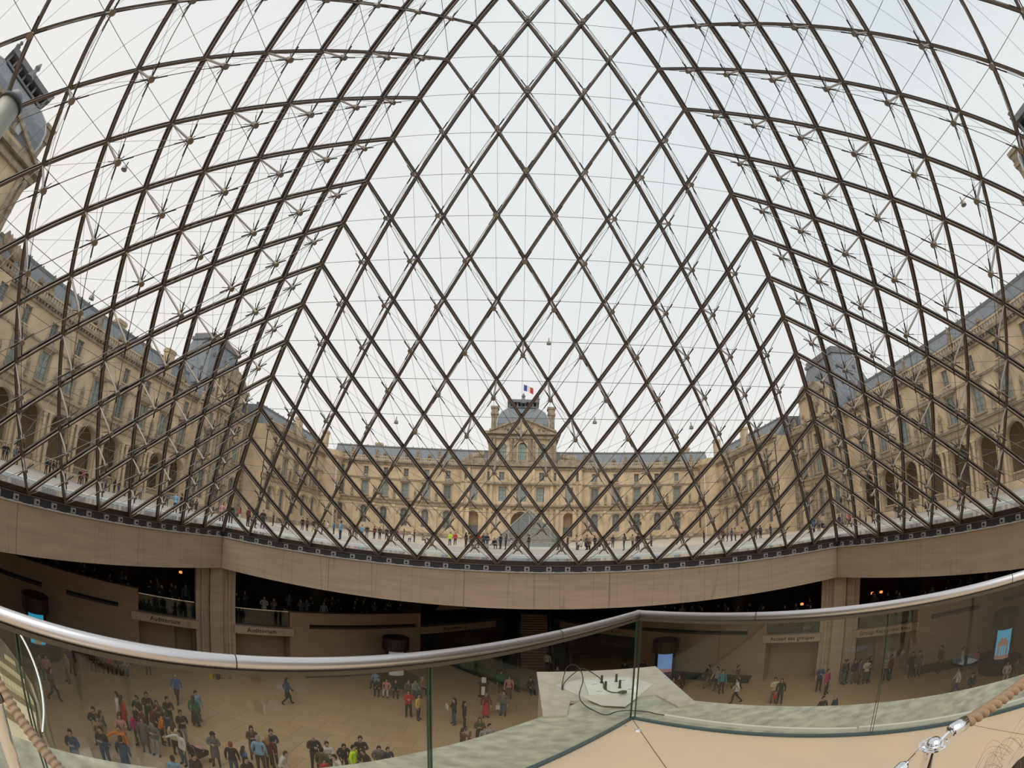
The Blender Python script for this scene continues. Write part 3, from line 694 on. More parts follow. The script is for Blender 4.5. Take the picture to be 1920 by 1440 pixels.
def domed(fr, uc, hw, lab, loc, big=False, flagpole=False, zc=26.0, zb=.8, wide=14.0):
    t = thing('domed_pavilion', lab, 'building', loc)
    dz = zc-26.0
    # lower body
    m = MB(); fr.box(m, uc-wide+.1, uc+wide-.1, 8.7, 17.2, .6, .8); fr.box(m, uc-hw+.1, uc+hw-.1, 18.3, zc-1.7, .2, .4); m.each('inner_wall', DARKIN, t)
    nb = [uc-10.9, uc-4.3, uc, uc+4.3, uc+10.9]
    m = MB()
    fr.wall(m, uc-wide, uc+wide, zb-.8, 8.0, [(uc-12.2, uc-9.6, zb, 7.3, True), (uc+9.6, uc+12.2, zb, 7.3, True), (uc-2.2, uc+2.2, zb, 7.4, True)], 1.5, 1.6)
    fr.wall(m, uc-wide, uc+wide, 8.0, 13.9, [(b-(.85 if abs(b-uc) > .1 else 1.1), b+(.85 if abs(b-uc) > .1 else 1.1), 9.7, 13.05, False) for b in nb], 1.5, .4)
    fr.wall(m, uc-wide, uc+wide, 13.9, 17.4, [(b-.6, b+.6, 14.6, 16.5, False) for b in (uc-12.6, uc-8, uc-4.6, uc+4.6, uc+8, uc+12.6)], 1.5, .35)
    fr.box(m, uc-wide, uc+wide, 8.0, 8.6, .5, 1.6); fr.box(m, uc-wide-.2, uc+wide+.2, zb-.8, zb+.9, .5, 1.7)
    for u in (uc-wide, uc+wide): fr.quad(m, [(u,-.3,1.5),(u,18.2,1.5),(u,18.2,-1),(u,-.3,-1)])
    m.build('facade_wall', STONE, t)
    for b in nb: win(t, fr, 'noble' if abs(b-uc) > .1 else 'big', b, 9.7, 1.2, PANE); 
    for b in (uc-12.6, uc-8, uc-4.6, uc+4.6, uc+8, uc+12.6): win(t, fr, 'attic', b, 14.6, 1.2, PANED)
    for b in (uc-10.9, uc+10.9): win(t, fr, 'door', b, zb, 0, PANED); m = MB(); fr.box(m, b-1.4, b+1.4, zb, 7.4, -.3, -.15); m.build('arch_back', STONE3, t)
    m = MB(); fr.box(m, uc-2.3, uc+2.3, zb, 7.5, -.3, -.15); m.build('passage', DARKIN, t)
    m = MB()
    fr.box(m, uc-wide-.2, uc+wide+.2, 7.9, 8.15, 1.4, 1.9); fr.box(m, uc-wide-.3, uc+wide+.3, 8.6, 8.95, 1.4, 2.2); fr.box(m, uc-8.6, uc+8.6, 13.5, 14.0, 1.4, 2.3)
    fr.box(m, uc-wide-.3, uc+wide+.3, 17.2, 17.6, .5, 1.9); fr.box(m, uc-wide-.4, uc+wide+.4, 17.8, 18.3, .5, 2.4)
    m.each('string_course', STONE2, t)
    m = MB()
    for u in (uc-wide+.6, uc-wide+1.9, uc-8.2, uc-6.9, uc-2.7, uc+2.7, uc+6.9, uc+8.2, uc+wide-1.9, uc+wide-.6):
        fr.box(m, u-.38, u+.38, zb, 7.9, 1.4, 2.0); fr.box(m, u-.33, u+.33, 9.0, 13.5, 1.4, 1.95); fr.box(m, u-.33, u+.33, 14, 17.2, 1.4, 1.9)
    m.each('pilaster', STONE, t)
    m = MB(); fr.box(m, uc-wide, -hw+uc-.2, 18.3, 19.6, .3, 1.6); fr.box(m, uc+hw+.2, uc+wide, 18.3, 19.6, .3, 1.6)
    for su in (-1, 1):
        for q in range(7):
            p = fr.P(uc+su*(hw+1.2+q*.55), 19.7+.9*(7-q)/7, 1.2); m.lathe(p, [(.2,-.8),(.5,-.3),(.45,.3),(.1,.8)], 6)
    m.each('parapet_scroll', STONE2, t)
    # upper storey
    m = MB(); fr.wall(m, uc-hw, uc+hw, 18.2, zc-1.6, [(uc-1.0, uc+1.0, 19.4, 23.6+dz*.5, True), (uc-5.4, uc-3.7, 19.4, 23.4+dz*.5, True), (uc+3.7, uc+5.4, 19.4, 23.4+dz*.5, True)], 1.3, .5)
    for u in (uc-hw, uc+hw): fr.quad(m, [(u,18.2,1.3),(u,zc-1.6,1.3),(u,zc-1.6,-12),(u,18.2,-12)])
    m.build('attic_wall', STONE, t)
    for b in (uc, uc-4.55, uc+4.55): win(t, fr, 'big', b, 19.5, .9, PANE)
    m = MB(); fr.box(m, uc-hw, uc+hw, 18.3, 19.2, 1.2, 1.7)
    for u in (-hw+.4, -hw+1.3, -2.6, -1.7, 1.7, 2.6, hw-1.3, hw-.4):
        p = fr.P(uc+u, 19.2, 1.55); m.lathe(p, [(.38,0),(.3,.4),(.34,1.6),(.25,2.9),(.4,3.6),(.3,4.1),(.42,zc-1.7-19.2)], 8)
    m.each('caryatid', STONE2, t)
    m = MB(); fr.box(m, uc-hw-.5, uc+hw+.5, zc-1.6, zc-1.0, -12.4, 1.9); fr.box(m, uc-hw-1.0, uc+hw+1.0, zc-.6, zc, -12.8, 2.5); fr.box(m, uc-hw-.2, uc+hw+.2, zc-1.0, zc-.6, -12, 1.6)
    fr.box(m, uc-hw+.6, uc+hw-.6, zc, zc+.9, -11, .6)
    m.build('cornice', STONE2, t)
    m = MB(); pw = hw-.6   # triangular pediment
    P = fr.P
    m.add([P(uc-pw,zc,2.1),P(uc+pw,zc,2.1),P(uc,zc+3.0,2.1),P(uc-pw,zc,-1),P(uc+pw,zc,-1),P(uc,zc+3.0,-1)], [(0,1,2),(0,2,5,3),(1,4,5,2)])
    m.build('pediment', STONE, t)
    m = MB(); m.bar(P(uc-pw-.5,zc+.1,2.3), P(uc,zc+3.15,2.3), .9, .45, (0,0,1)); m.bar(P(uc+pw+.5,zc+.1,2.3), P(uc,zc+3.15,2.3), .9, .45, (0,0,1))
    for q in range(14):
        uu = random.uniform(-pw*.7, pw*.7); zz = zc+random.uniform(.3, 2.4)*(1-abs(uu)/pw); p = P(uc+uu, zz, 2.2); m.lathe(p, [(.1,-.5),(.35,-.2),(.3,.3),(.05,.5)], 6)
    m.each('pediment_carving', STONE2, t)
    # square dome of slate
    prof = [(hw-1.9, zc+.6), (hw-1.7, zc+2.2), (hw-2.0, zc+3.9), (hw-2.8, zc+5.3), (hw-4.0, zc+6.4), (hw-4.9, zc+6.9)]
    m = MB(); b = 0; dc = -5.0
    rings = []
    for r, z in prof:
        rings.append([P(uc-r,z,dc+r), P(uc+r,z,dc+r), P(uc+r,z,dc-r), P(uc-r,z,dc-r)])
    for r4 in rings: m.v += r4
    for i in range(len(rings)-1):
        for k in range(4): m.f.append([i*4+k, i*4+(k+1)%4, (i+1)*4+(k+1)%4, (i+1)*4+k])
    m.f.append([(len(rings)-1)*4+k for k in range(4)]); m.build('dome', SLATE, t)
    m = MB()
    for k in range(4):
        m.tube([r4[k] for r4 in rings], .16, 6)
    for uu in (-3.3, 3.3): p = P(uc+uu, zc+1.6, dc+hw-1.6); fr.box(m, uc+uu-.5, uc+uu+.5, zc+.9, zc+2.4, dc+hw-2.2, dc+hw-1.5); 
    m.each('dome_rib', mat('pale_lead', (.42,.44,.46), .5), t)
    r = hw-4.4; m = MB(); z0 = zc+6.9
    fr.box(m, uc-r, uc+r, z0, z0+.3, dc-r, dc+r)
    fr.box(m, uc-r-.4, uc+r+.4, z0+1.3, z0+2.0, dc-r-.4, dc+r+.4); 
    for uu in [-r+.2+k*(2*r-.4)/7 for k in range(8)]: fr.box(m, uc+uu-.15, uc+uu+.15, z0+.3, z0+1.3, dc-r, dc+r)
    for su in (-1, 1):
        for sd in (-1, 1):
            p = P(uc+su*(r+.1), z0+2.0, dc+sd*(r+.1)); m.lathe(p, [(.35,0),(.5,.25),(.2,.5),(.35,.9),(.05,1.1)], 6)
    p = P(uc, z0+1.6, dc+r); m.lathe(p, [(.9,-.6),(.6,.3),(.3,.9),(.5,1.3),(.1,2.1)], 8)
    m.build('roof_crown', LEAD, t)
    for su in (-1, 1):
        u = uc+su*(hw-1.0); m = MB(); fr.box(m, u-.75, u+.75, zc, zc+5.0, -3.4, -1.2); fr.box(m, u-.95, u+.95, zc+5.0, zc+5.5, -3.6, -1); fr.box(m, u-.8, u+.8, zc+5.5, zc+6.6, -3.4, -1.2); fr.box(m, u-1.0, u+1.0, zc+6.6, zc+7.1, -3.6, -1); m.build('chimney', STONE2, t)
    if flagpole:
        p = Vector(P(uc, z0+2, dc)); MB().tube([p, p+Vector((0,0,5.6))], .05).build('flagpole', WHITEP, t)
        top = p+Vector((0,0,5.2))
        fl_ = thing('flag', 'blue white and red tricolour flag flying above the central dome', 'flag', tuple(top))
        for j, c in enumerate(((.05,.09,.30), (.75,.75,.75), (.55,.04,.05))):
            m = MB()
            for q in range(3):
                s0, s1 = j*3+q, j*3+q+1
                def fp(sv, zz): x = sv*.27; return top+Vector((x+.05, .12*math.sin(sv*1.1), -zz-.5*(sv/9)**1.3*2.0))
                a, b2, c2, d2 = fp(s0,0), fp(s1,0), fp(s1,1.6), fp(s0,1.6); tt = Vector((0,.03,0))
                m.hexa([d2,c2,c2+tt,d2+tt,a,b2,b2+tt,a+tt])
            m.build('flag_stripe', mat('flag_%d' % j, c, .8), fl_)
    return t
domed(SF, -.6, 7.9, 'central domed pavilion with pediment at the far end of the court', (-.6, 101.2, 0), flagpole=True)
dl = Fr(-53.7, 0, 0, 1, 1, 0); dr = Fr(51.6, 0, 0, 1, -1, 0)
domed(dl, -.8, 9.0, 'big domed pavilion with crown and carved gable, far left of the court', (-53.7, -.8, 0), zc=28.2, zb=0, wide=10.3)
domed(dr, -2.0, 9.0, 'big domed pavilion whose chimney and crown just show at the far right', (51.6, -2.0, 0), zc=26.4, zb=0, wide=10.2)
# small glass pyramid
sp = thing('small_pyramid', 'small glass pyramid standing in the court before the far front', 'pyramid', (.3, 53, 0))
ax, ay, hs, hh = .3, 53.0, 4.9, 4.95
cs = [Vector((ax-hs,ay-hs,0)), Vector((ax+hs,ay-hs,0)), Vector((ax+hs,ay+hs,0)), Vector((ax-hs,ay+hs,0))]; ap = Vector((ax,ay,hh))
G_SM = glassmat('small_pyramid_glass', (.74, .745, .73), .12)
for k in range(4):
    a, b = cs[k], cs[(k+1)%4]
    m = MB(); nn = (b-a).cross(ap-a).normalized(); m.add([a,b,ap,a-nn*.03,b-nn*.03,ap-nn*.03], [(0,1,2),(5,4,3),(0,3,4,1),(1,4,5,2),(2,5,3,0)]); m.build('glass_face', G_SM, sp)
    MB().bar(a, ap, .12, .12, nn).build('edge_bar', STEEL, sp)
    m = MB()
    mid = (a+b)/2; m.bar(mid, ap, .07, .07, nn)
    for q in (.25,.5,.75):
        m.bar(a.lerp(b,q), (a if q<.5 else b).lerp(ap, 1-2*min(q,1-q)) , .04, .05, nn) if q != .5 else None
        m.bar(a.lerp(ap,q), b.lerp(ap,q), .05, .05, nn); m.bar(a.lerp(b,q), b.lerp(ap,1-q), .05, .05, nn); m.bar(a.lerp(b,q), a.lerp(ap,q), .05, .05, nn)
    m.build('glazing_bar', STEEL, sp)
m = MB().box(ax-hs-.6, ax+hs+.6, ay-hs-.6, ay+hs+.6, -.02, .25).build('plinth', COPE, sp)
# lamp posts
lp = [(-45.5, 22, 'first lamp post from the left before the left wing'), (-45.5, 33, 'second lamp post before the left wing'), (-45.5, 45, 'third lamp post before the left wing, nearest its pavilion'), (44, 24, 'first lamp post from the right before the right wing'), (44, 36, 'second lamp post before the right wing'), (44, 48, 'third lamp post before the right wing, nearest its pavilion'),
      (-40, 88, 'slim lamp post before the far left inner wing'), (-30, 92, 'slim lamp post left of the far front arches'), (24, 88, 'slim lamp post right of the far front arches'), (39, 84, 'slim lamp post before the far right inner wing')]
m = MB(); m.lathe((0,0,0), [(.22,0),(.2,.5),(.07,.7),(.05,3.3),(.1,3.4),(.16,3.5),(.2,3.95),(.06,4.1),(.02,4.3)], 8); lpm = m.mesh('post', BLACKM)
m = MB(); m.lathe((0,0,0), [(.13,3.5),(.18,3.9)], 8); lpg = m.mesh('lantern', mat('lantern_glass', (.5,.5,.46), .2))
for x, y, lab in lp:
    t = thing('lamp_post', lab, 'lamp post', (x, y, 0 if y < 60 else .45), 'court lamp posts'); inst(lpm, 'post', t); inst(lpg, 'lantern', t)
# ================================================================== PLATFORM, LEDGE, BALUSTRADE
Y0 = -1.145     # apex of the platform edge on x = 0; edges run back at 45 degrees
pf = struct(MB().prism([(0,Y0),(9,Y0-9),(9,-17.7),(-9,-17.7),(-9,Y0-9)], -.75, -.44).build('floor', CONC))
g_ = .004
MB().prism([(g_,Y0-.02),(1.9,Y0-1.92),(1.9,-4.3),(g_,-2.4)], -.44, -.4).build('stone_slab', PLATF, pf)
MB().prism([(-g_,Y0-.02),(-g_,-2.4),(-1.9,-4.3),(-1.9,Y0-1.92)], -.44, -.4).build('stone_slab', PLATF, pf)
MB().prism([(1.9+g_*2,Y0-1.92),(4.2,Y0-4.22),(4.2,-6.6),(1.9+g_*2,-4.3)], -.44, -.4).build('stone_slab', PLATF, pf)
MB().prism([(-1.9-g_*2,Y0-1.92),(-1.9-g_*2,-4.3),(-4.2,-6.6),(-4.2,Y0-4.22)], -.44, -.4).build('stone_slab', PLATF, pf)
MB().prism([(0,-2.41),(1.9,-4.31),(4.2,-6.61),(4.2,-9),(-4.2,-9),(-4.2,-6.61),(-1.9,-4.31)], -.44, -.4).build('stone_slab', PLATF, pf)
led = MB()
for s in (-1, 1):
    p = [(0,Y0),(0,-.24),(s*9,-.24-9),(s*9,Y0-9)]
    led.prism(p if s < 0 else p[::-1], -.75, -.405)
ledge = struct(led.build('ledge', LEDGE))
def dl_(s, a, off_=0): return Vector((s*a, Y0-a+off_, 0))    # point on the platform edge
for s, side in ((-1,'left'),(1,'right')):
    nrm_ = Vector((s, 1, 0)).normalized(); run = Vector((s, -1, 0)).normalized()
    t = thing('glass_balustrade', '%s run of the glass balustrade with satin metal handrail' % side, 'balustrade', tuple(dl_(s, 0)+Vector((0,0,-.4))))
    js = [0.012, 1.40, 2.78, 4.16, 5.54]
    for a0, a1 in zip(js, js[1:]):
        a = dl_(s, a0+.006); b = dl_(s, a1-.006)
        MB().bar(a+Vector((0,0,.07)), b+Vector((0,0,.07)), .92, .014, nrm_).build('glass_panel', G_BAL, t)
        for e in (a, b): MB().bar(e+Vector((0,0,-.39)), e+Vector((0,0,.53)), .0055, .015, nrm_).build('panel_edge', G_EDGE, t)
    MB().tube([dl_(s,-.01)+Vector((0,0,.565)), dl_(s, 5.6)+Vector((0,0,.565))], .031, 16).build('handrail', ALU, t, smooth=True)
    MB().bar(dl_(s,-.0)+Vector((0,0,.52)), dl_(s,5.6)+Vector((0,0,.52)), .022, .03, nrm_).build('rail_channel', mat('channel_bronze', (.10,.085,.06), .5, .3), t)
    MB().bar(dl_(s,0)+Vector((0,0,-.392)), dl_(s,5.6)+Vector((0,0,-.392)), .02, .034, nrm_).build('floor_channel', mat('teal_sealant', (.05,.085,.09), .4), t)
    for a in (.7, 2.08, 3.46):
        MB().tube([dl_(s,a)+Vector((0,0,.565)), dl_(s,a+.004)+Vector((0,0,.565))], .0316, 16).build('rail_joint', DARK, t)
# white cable channel lying on the right ledge
t = thing('cable_channel', 'worn white cable channel lying along the right ledge beside the glass', 'channel', (.6,-1.4,-.4))
a = Vector((.27,-1.20,-.39)); b = Vector((1.38,-2.40,-.39))
MB().bar(a, b, .03, .03, (1,1,0)).build('channel', WHITEP, t)
MB().bar(b+Vector((.02,.0,0)), b+Vector((2.5,-2.52,0)), .03, .03, (1,1,0)).build('channel', WHITEP, t)
# fixing plate over the apex of the ledge
t = thing('base_plate', 'square worn steel base plate lying over the ledge corner', 'plate', (0,-.3,-.4))
MB().prism([(-.73,.40),(-.73,-1.02),(-.53,-1.0),(-.52,-.47),(-.25,-.86),(-.12,-1.01),(.0,-.99),(.1,-.86),(.23,-.55),(.45,-1.03),(.63,-1.03),(.65,.39)][::-1] if False else [(-.73,.40),(.65,.39),(.63,-1.03),(.45,-1.03),(.36,-.62),(-.46,-.62),(-.53,-1.0),(-.73,-1.02)], -.42, -.385).build('plate', PLATE, t)
MB().prism([(-.70,.38),(.62,.37),(.62,-.6),(-.70,-.6)], -1.15, -.42).build('concrete_block', CONC, t)
MB().prism([(-.56,-.12),(-.2,.12),(.25,.06),(.42,-.3),(.0,-.88),(-.2,-.80)], -.3849, -.380).build('pale_patch', mat('pale_patch', (.66,.64,.57), .6, 0, .12, 8), t)
wp = thing('fixing_plate', 'pale square fixing plate with four upright bolts on the steel base plate', 'plate', (-.02,-.3,-.38))
MB().prism([(-.255,-.03),(.23,-.04),(.215,-.55),(-.275,-.53)][::-1], -.38, -.362).build('plate', PLATEB, wp)
for x, y in ((-.09,-.16),(.065,-.15),(-.09,-.38),(.055,-.37)):
    MB().lathe((x,y,-.362), [(.018,0),(.018,.006),(.0125,.007),(.0125,.085),(.011,.088)], 10).build('bolt', mat('dark_bolt', (.06,.08,.07), .5, .5), wp)
for x, y in ((-.17,-.2),(.14,-.13),(-.16,-.44),(.15,-.44)):
    MB().box(x-.028, x+.028, y-.004, y+.004, -.362, -.3605).build('slot_mark', DARK, wp)
# black cable with inline connector
def spline(pts, n=8):
    out = []; P_ = [Vector(p) for p in pts]; P_ = [P_[0]]+P_+[P_[-1]]
    for i in range(1, len(P_)-2):
        for k in range(n):
            t = k/n; a, b, c, d = P_[i-1], P_[i], P_[i+1], P_[i+2]
            out.append(.5*((2*b)+(c-a)*t+(2*a-5*b+4*c-d)*t*t+(3*b-a-3*c+d)*t**3))
    return out+[P_[-2]]
t = thing('power_cable', 'thin black cable looping over the base plate with a plug end', 'cable', (-.3,-.4,-.38))
cab = [(.27,-1.19,-.385),(.2,-1.13,-.383),(.16,-1.08,-.38),(.02,-1.0,-.378),(-.1,-1.0,-.378),(-.2,-1.06,-.378),(-.27,-1.0,-.37),(-.36,-.8,-.36),(-.37,-.55,-.35),(-.29,-.2,-.30),(-.30,.05,-.24),(-.37,.12,-.22),(-.44,.05,-.25),(-.5,-.2,-.36),(-.5,-.3,-.374),(-.47,-.12,-.36),(-.36,.05,-.31),(-.25,.12,-.27),(-.12,-.02,-.32),(-.08,-.2,-.35),(-.1,-.36,-.358),(-.06,-.5,-.355),(.0,-.54,-.352)]
MB().tube(spline(cab, 7), .0052, 8).build('flex', BLACKM, t, smooth=True)
MB().tube([(.0,-.54,-.352),(.02,-.545,-.350),(.05,-.55,-.348),(.085,-.555,-.347)], [.007,.016,.02,.014], 10).build('plug', mat('brown_plug', (.05,.04,.03), .5), t, smooth=True)
MB().lathe((-.02,-1.43,-.4), [(.0,.0),(.028,.0),(.026,.006),(.018,.012),(.0,.013)], 10).build('floor_stud', CHROME, pf)
MB().lathe((-.09,-1.30,-.4), [(.0,.0),(.010,.0),(.008,.005),(.0,.006)], 8).build('floor_stud', STEEL, pf)
# ------------------------------------------------------------------ stanchions and ropes
def post(x, y, zt, lab):
    t = thing('rope_stanchion', lab, 'stanchion', (x, y, -.4)); MB().lathe((x,y,-.4), [(.16,0),(.16,.012),(.03,.03),(.0235,.04),(.0235,.4+zt),(.034,.41+zt),(.02,.44+zt)], 20).build('post', CHROME, t)
def rayp(az, el, dist):
    a, e = math.radians(az), math.radians(el); return CAM + Vector((math.sin(a)*math.cos(e), math.cos(a)*math.cos(e), math.sin(e)))*dist
top = rayp(55.7, -27.6, 1.42)
t = thing('rope_stanchion', 'chrome rope stanchion with round slotted head at the lower right', 'stanchion', (top.x, top.y, -.4))
MB().lathe((top.x,top.y,-.4), [(.16,0),(.16,.012),(.03,.03),(.0235,.04),(.0235,.4+top.z-.01)], 20).build('post', CHROME, t, smooth=False)
m = MB()
c = top
for k in range(24):     # flat ring with four slots
    a0, a1 = 2*PI*k/24, 2*PI*(k+1)/24
    def R(r, a, z): return (c.x+r*math.cos(a), c.y+r*math.sin(a), c.z+z)
    segs = [(.018,.030),(.040,.047)] if k % 6 not in (0,) else [(.018,.047)]
    for r0, r1 in segs: m.hexa([R(r0,a0,-.004),R(r1,a0,-.004),R(r1,a1,-.004),R(r0,a1,-.004),R(r0,a0,0),R(r1,a0,0),R(r1,a1,0),R(r0,a1,0)])
m.build('slotted_disc', CHROME, t)
MB().lathe((c.x,c.y,c.z), [(.0235,-.002),(.024,.004),(.021,.012),(.012,.019),(.0,.021)], 18).build('finial', CHROME, t, smooth=True)
def braided(pts, r, strands=3, pitch=.036, n=7):
    mb = MB(); L = 0; pts = [Vector(p) for p in pts]; acc = [0]
    for a, b in zip(pts, pts[1:]): acc.append(acc[-1]+(b-a).length)
    for s in range(strands):
        out = []
        for i, p in enumerate(pts):
            t_ = (pts[min(i+1,len(pts)-1)]-pts[max(i-1,0)]).normalized(); u = t_.cross(Vector((0,0,1))).normalized(); v = t_.cross(u)
            a = 2*PI*(acc[i]/(pitch*strands)+s/strands); out.append(p+(u*math.cos(a)+v*math.sin(a))*r*.5)
        mb.tube(out, r*.56, n)
    return mb
def dense(a, b, sag, n):
    a = Vector(a); b = Vector(b); return [a.lerp(b, k/n)+Vector((0,0,-sag*4*(k/n)*(1-k/n))) for k in range(n+1)]
f0 = rayp(58.3, -26.2, 1.46)
import itertools
r1 = rayp(58.9, -25.7, 1.49); r2 = rayp(68.6, -20.6, 1.88); r3 = r2+(r2-r1)*.9+Vector((0,0,.05))
t = thing('barrier_rope', 'beige braided rope running right from the chrome stanchion head', 'rope', tuple(r1))
braided(dense(r1, r3, .02, 150), .0225, 3).build('braid', ROPE, t, smooth=True)
d_ = (r2-r1).normalized()
MB().tube([r1-d_*.055, r1-d_*.05, r1-d_*.02, r1+d_*.012], [.012,.021,.0245,.0245], 16).build('ferrule', CHROME, t, smooth=True)
MB().tube(spline([c+d_*.03+Vector((0,0,.0)), c+d_*.05+Vector((0,0,.012)), r1-d_*.05], 5), .0045, 8).build('hook', CHROME, t)
q1 = rayp(52.6, -29.6, 1.40); q2 = rayp(50.2, -32.6, 1.38)
t = thing('barrier_rope', 'chrome hook and ferrule of the rope leaving the stanchion towards the lower edge', 'rope', tuple(q1))
MB().tube(spline([c-d_*.036, c-d_*.05+Vector((0,0,.01)), q1], 5), .005, 8).build('hook', CHROME, t)
MB().tube([q1, q1.lerp(q2,.1), q1.lerp(q2,.5), q2], [.01,.02,.023,.023], 14).build('ferrule', CHROME, t, smooth=True)
qe = q2+(q2-q1)*6+Vector((0,0,.35)); post(qe.x, qe.y, qe.z, 'chrome rope stanchion below the lower right frame edge')
braided(dense(q2, qe, .07, 90), .022, 3).build('braid', ROPE, t, smooth=True)
post(r3.x, r3.y, r3.z, 'chrome rope stanchion outside the frame on the right')
# left stanchion and rope
s0 = rayp(-68.7, -31.3, 1.5)
t = thing('rope_stanchion', 'grey metal stanchion post at the lower left corner', 'stanchion', (s0.x, s0.y, -.4))
MB().lathe((s0.x,s0.y,-.4), [(.16,0),(.16,.012),(.03,.03),(.0235,.04),(.0235,.95),(.03,.96),(.02,.99)], 20).build('post', CHROME, t)
a = rayp(-69.5, -21.5, 1.8); b = rayp(-59.5, -35.5, 1.62); b = b+(b-a)*.35; post(b.x, b.y, b.z, 'chrome rope stanchion just below the lower left frame edge')
t = thing('barrier_rope', 'beige ribbed rope slanting down in front of the stair at the lower left', 'rope', tuple(a))
m = MB(); pts = dense(a, b, .035, 130)
rr = [.020+(.0035 if (i//2) % 2 else -.001) for i in range(131)]; m.tube(pts, rr, 12); m.build('braid', mat('rope_brown', (.38,.27,.18), .95), t)
# ------------------------------------------------------------------ spiral stair at the left with curved glass
st = thing('spiral_stair', 'pale stone spiral stair with thick treads at the lower left', 'stairs', (-4.6,-4.0,-.4))
TREAD = mat('tread_stone', (.85, .76, .55), .7, 0, .1, 4)
# treads fan round the stair well centre
def zray(az, el, z):
    a, e = math.radians(az), math.radians(el); d = Vector((math.sin(a)*math.cos(e), math.cos(a)*math.cos(e), math.sin(e))); return CAM + d*((z-CAM.z)/d.z)
pR = [(-63.0,-33.0,-2.34),(-63.4,-29.0,-2.17),(-63.1,-26.3,-2.0),(-63.5,-24.2,-1.83),(-64.7,-22.3,-1.66),(-66.3,-20.4,-1.49),(-68.4,-18.6,-1.32),(-71,-17,-1.15),(-74,-15.4,-.98)]
ends = [zray(*q) for q in pR]
for k in range(len(ends)-1):
    a, b = ends[k], ends[k+1]; z = pR[k][2]
    dirn = Vector((-.93, -.36+.05*k, 0)).normalized()
    a2 = a + dirn*3.0; b2 = b + dirn*3.0
    c0 = Vector((0,0,0)); bb = b+(b-a)*.12; bb2 = b2+(b2-a2)*.12
    MB().prism([(a.x,a.y),(bb.x,bb.y),(bb2.x,bb2.y),(a2.x,a2.y)][::-1], z-.075, z).build('tread', TREAD, st)
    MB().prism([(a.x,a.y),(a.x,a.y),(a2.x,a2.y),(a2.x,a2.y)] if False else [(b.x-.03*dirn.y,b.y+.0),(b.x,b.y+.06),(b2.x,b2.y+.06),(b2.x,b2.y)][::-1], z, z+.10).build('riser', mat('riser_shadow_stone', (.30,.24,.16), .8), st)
str_ = [e+Vector((.06,.02,-.02)) for e in ends]
for a, b in zip(str_, str_[1:]):
    MB().hexa([(a.x,a.y,a.z-.35),(a.x+.05,a.y+.02,a.z-.35),(b.x+.05,b.y+.02,b.z-.35),(b.x,b.y,b.z-.35),(a.x,a.y,a.z+.02),(a.x+.05,a.y+.02,a.z+.02),(b.x+.05,b.y+.02,b.z+.02),(b.x,b.y,b.z+.02)]).build('stringer', STEEL, st)
rail = [rayp(az, el, d) for az, el, d in ((-62.9,-29.8,5.7),(-61.8,-27,5.8),(-61.6,-24.1,5.9),(-62.2,-21.6,6.0),(-63.3,-19.5,6.1),(-64.7,-18.0,6.2),(-67,-16.5,6.3))]
rs_ = spline(rail, 6)
MB().tube(rs_, .019, 10).build('handrail', CHROME, st, smooth=True)
gm = MB()
for p, q in zip(rs_, rs_[1:]):
    gm.hexa([(p.x,p.y,p.z-1.0),(q.x,q.y,q.z-1.0),(q.x+.015,q.y+.01,q.z-1.0),(p.x+.015,p.y+.01,p.z-1.0),tuple(p),tuple(q),(q.x+.015,q.y+.01,q.z),(p.x+.015,p.y+.01,p.z)])
gm.build('curved_glass', G_BAL, st)
# lamp column at the far left
lc = rayp(-85.2, 30.2, 6.0)
t = thing('lamp_column', 'grey metal cylindrical lamp column with round end cap at the upper left', 'lamp', (lc.x, lc.y, -.4))
bt = Vector((lc.x, lc.y, -9.3)); t.location = bt; 
MB().tube([bt, lc], .18, 24).build('column', mat('grey_metal_column', (.42,.42,.37), .45, .5, .12, 3, stretch=(6,6,.3)), t, smooth=True)
ad = (lc-bt).normalized()
MB().tube([lc-ad*.02, lc+ad*.03], .195, 24).build('collar', VENT, t, smooth=True)
MB().tube([lc+ad*.02, lc+ad*.10, lc+ad*.17, lc+ad*.20], [.135,.13,.09,.02], 20).build('end_cap', mat('grey_lens_cap', (.23,.25,.26), .25), t, smooth=True)
# small security cameras hanging on the cables
for (az, el), dist, lab in (((3.5, 24.6), 22, 'centre'), ((-17.9, 14.2), 22, 'left'), ((10.2, 14.3), 22, 'right of centre'), ((23.8, 13.4), 22, 'right')):
    pass
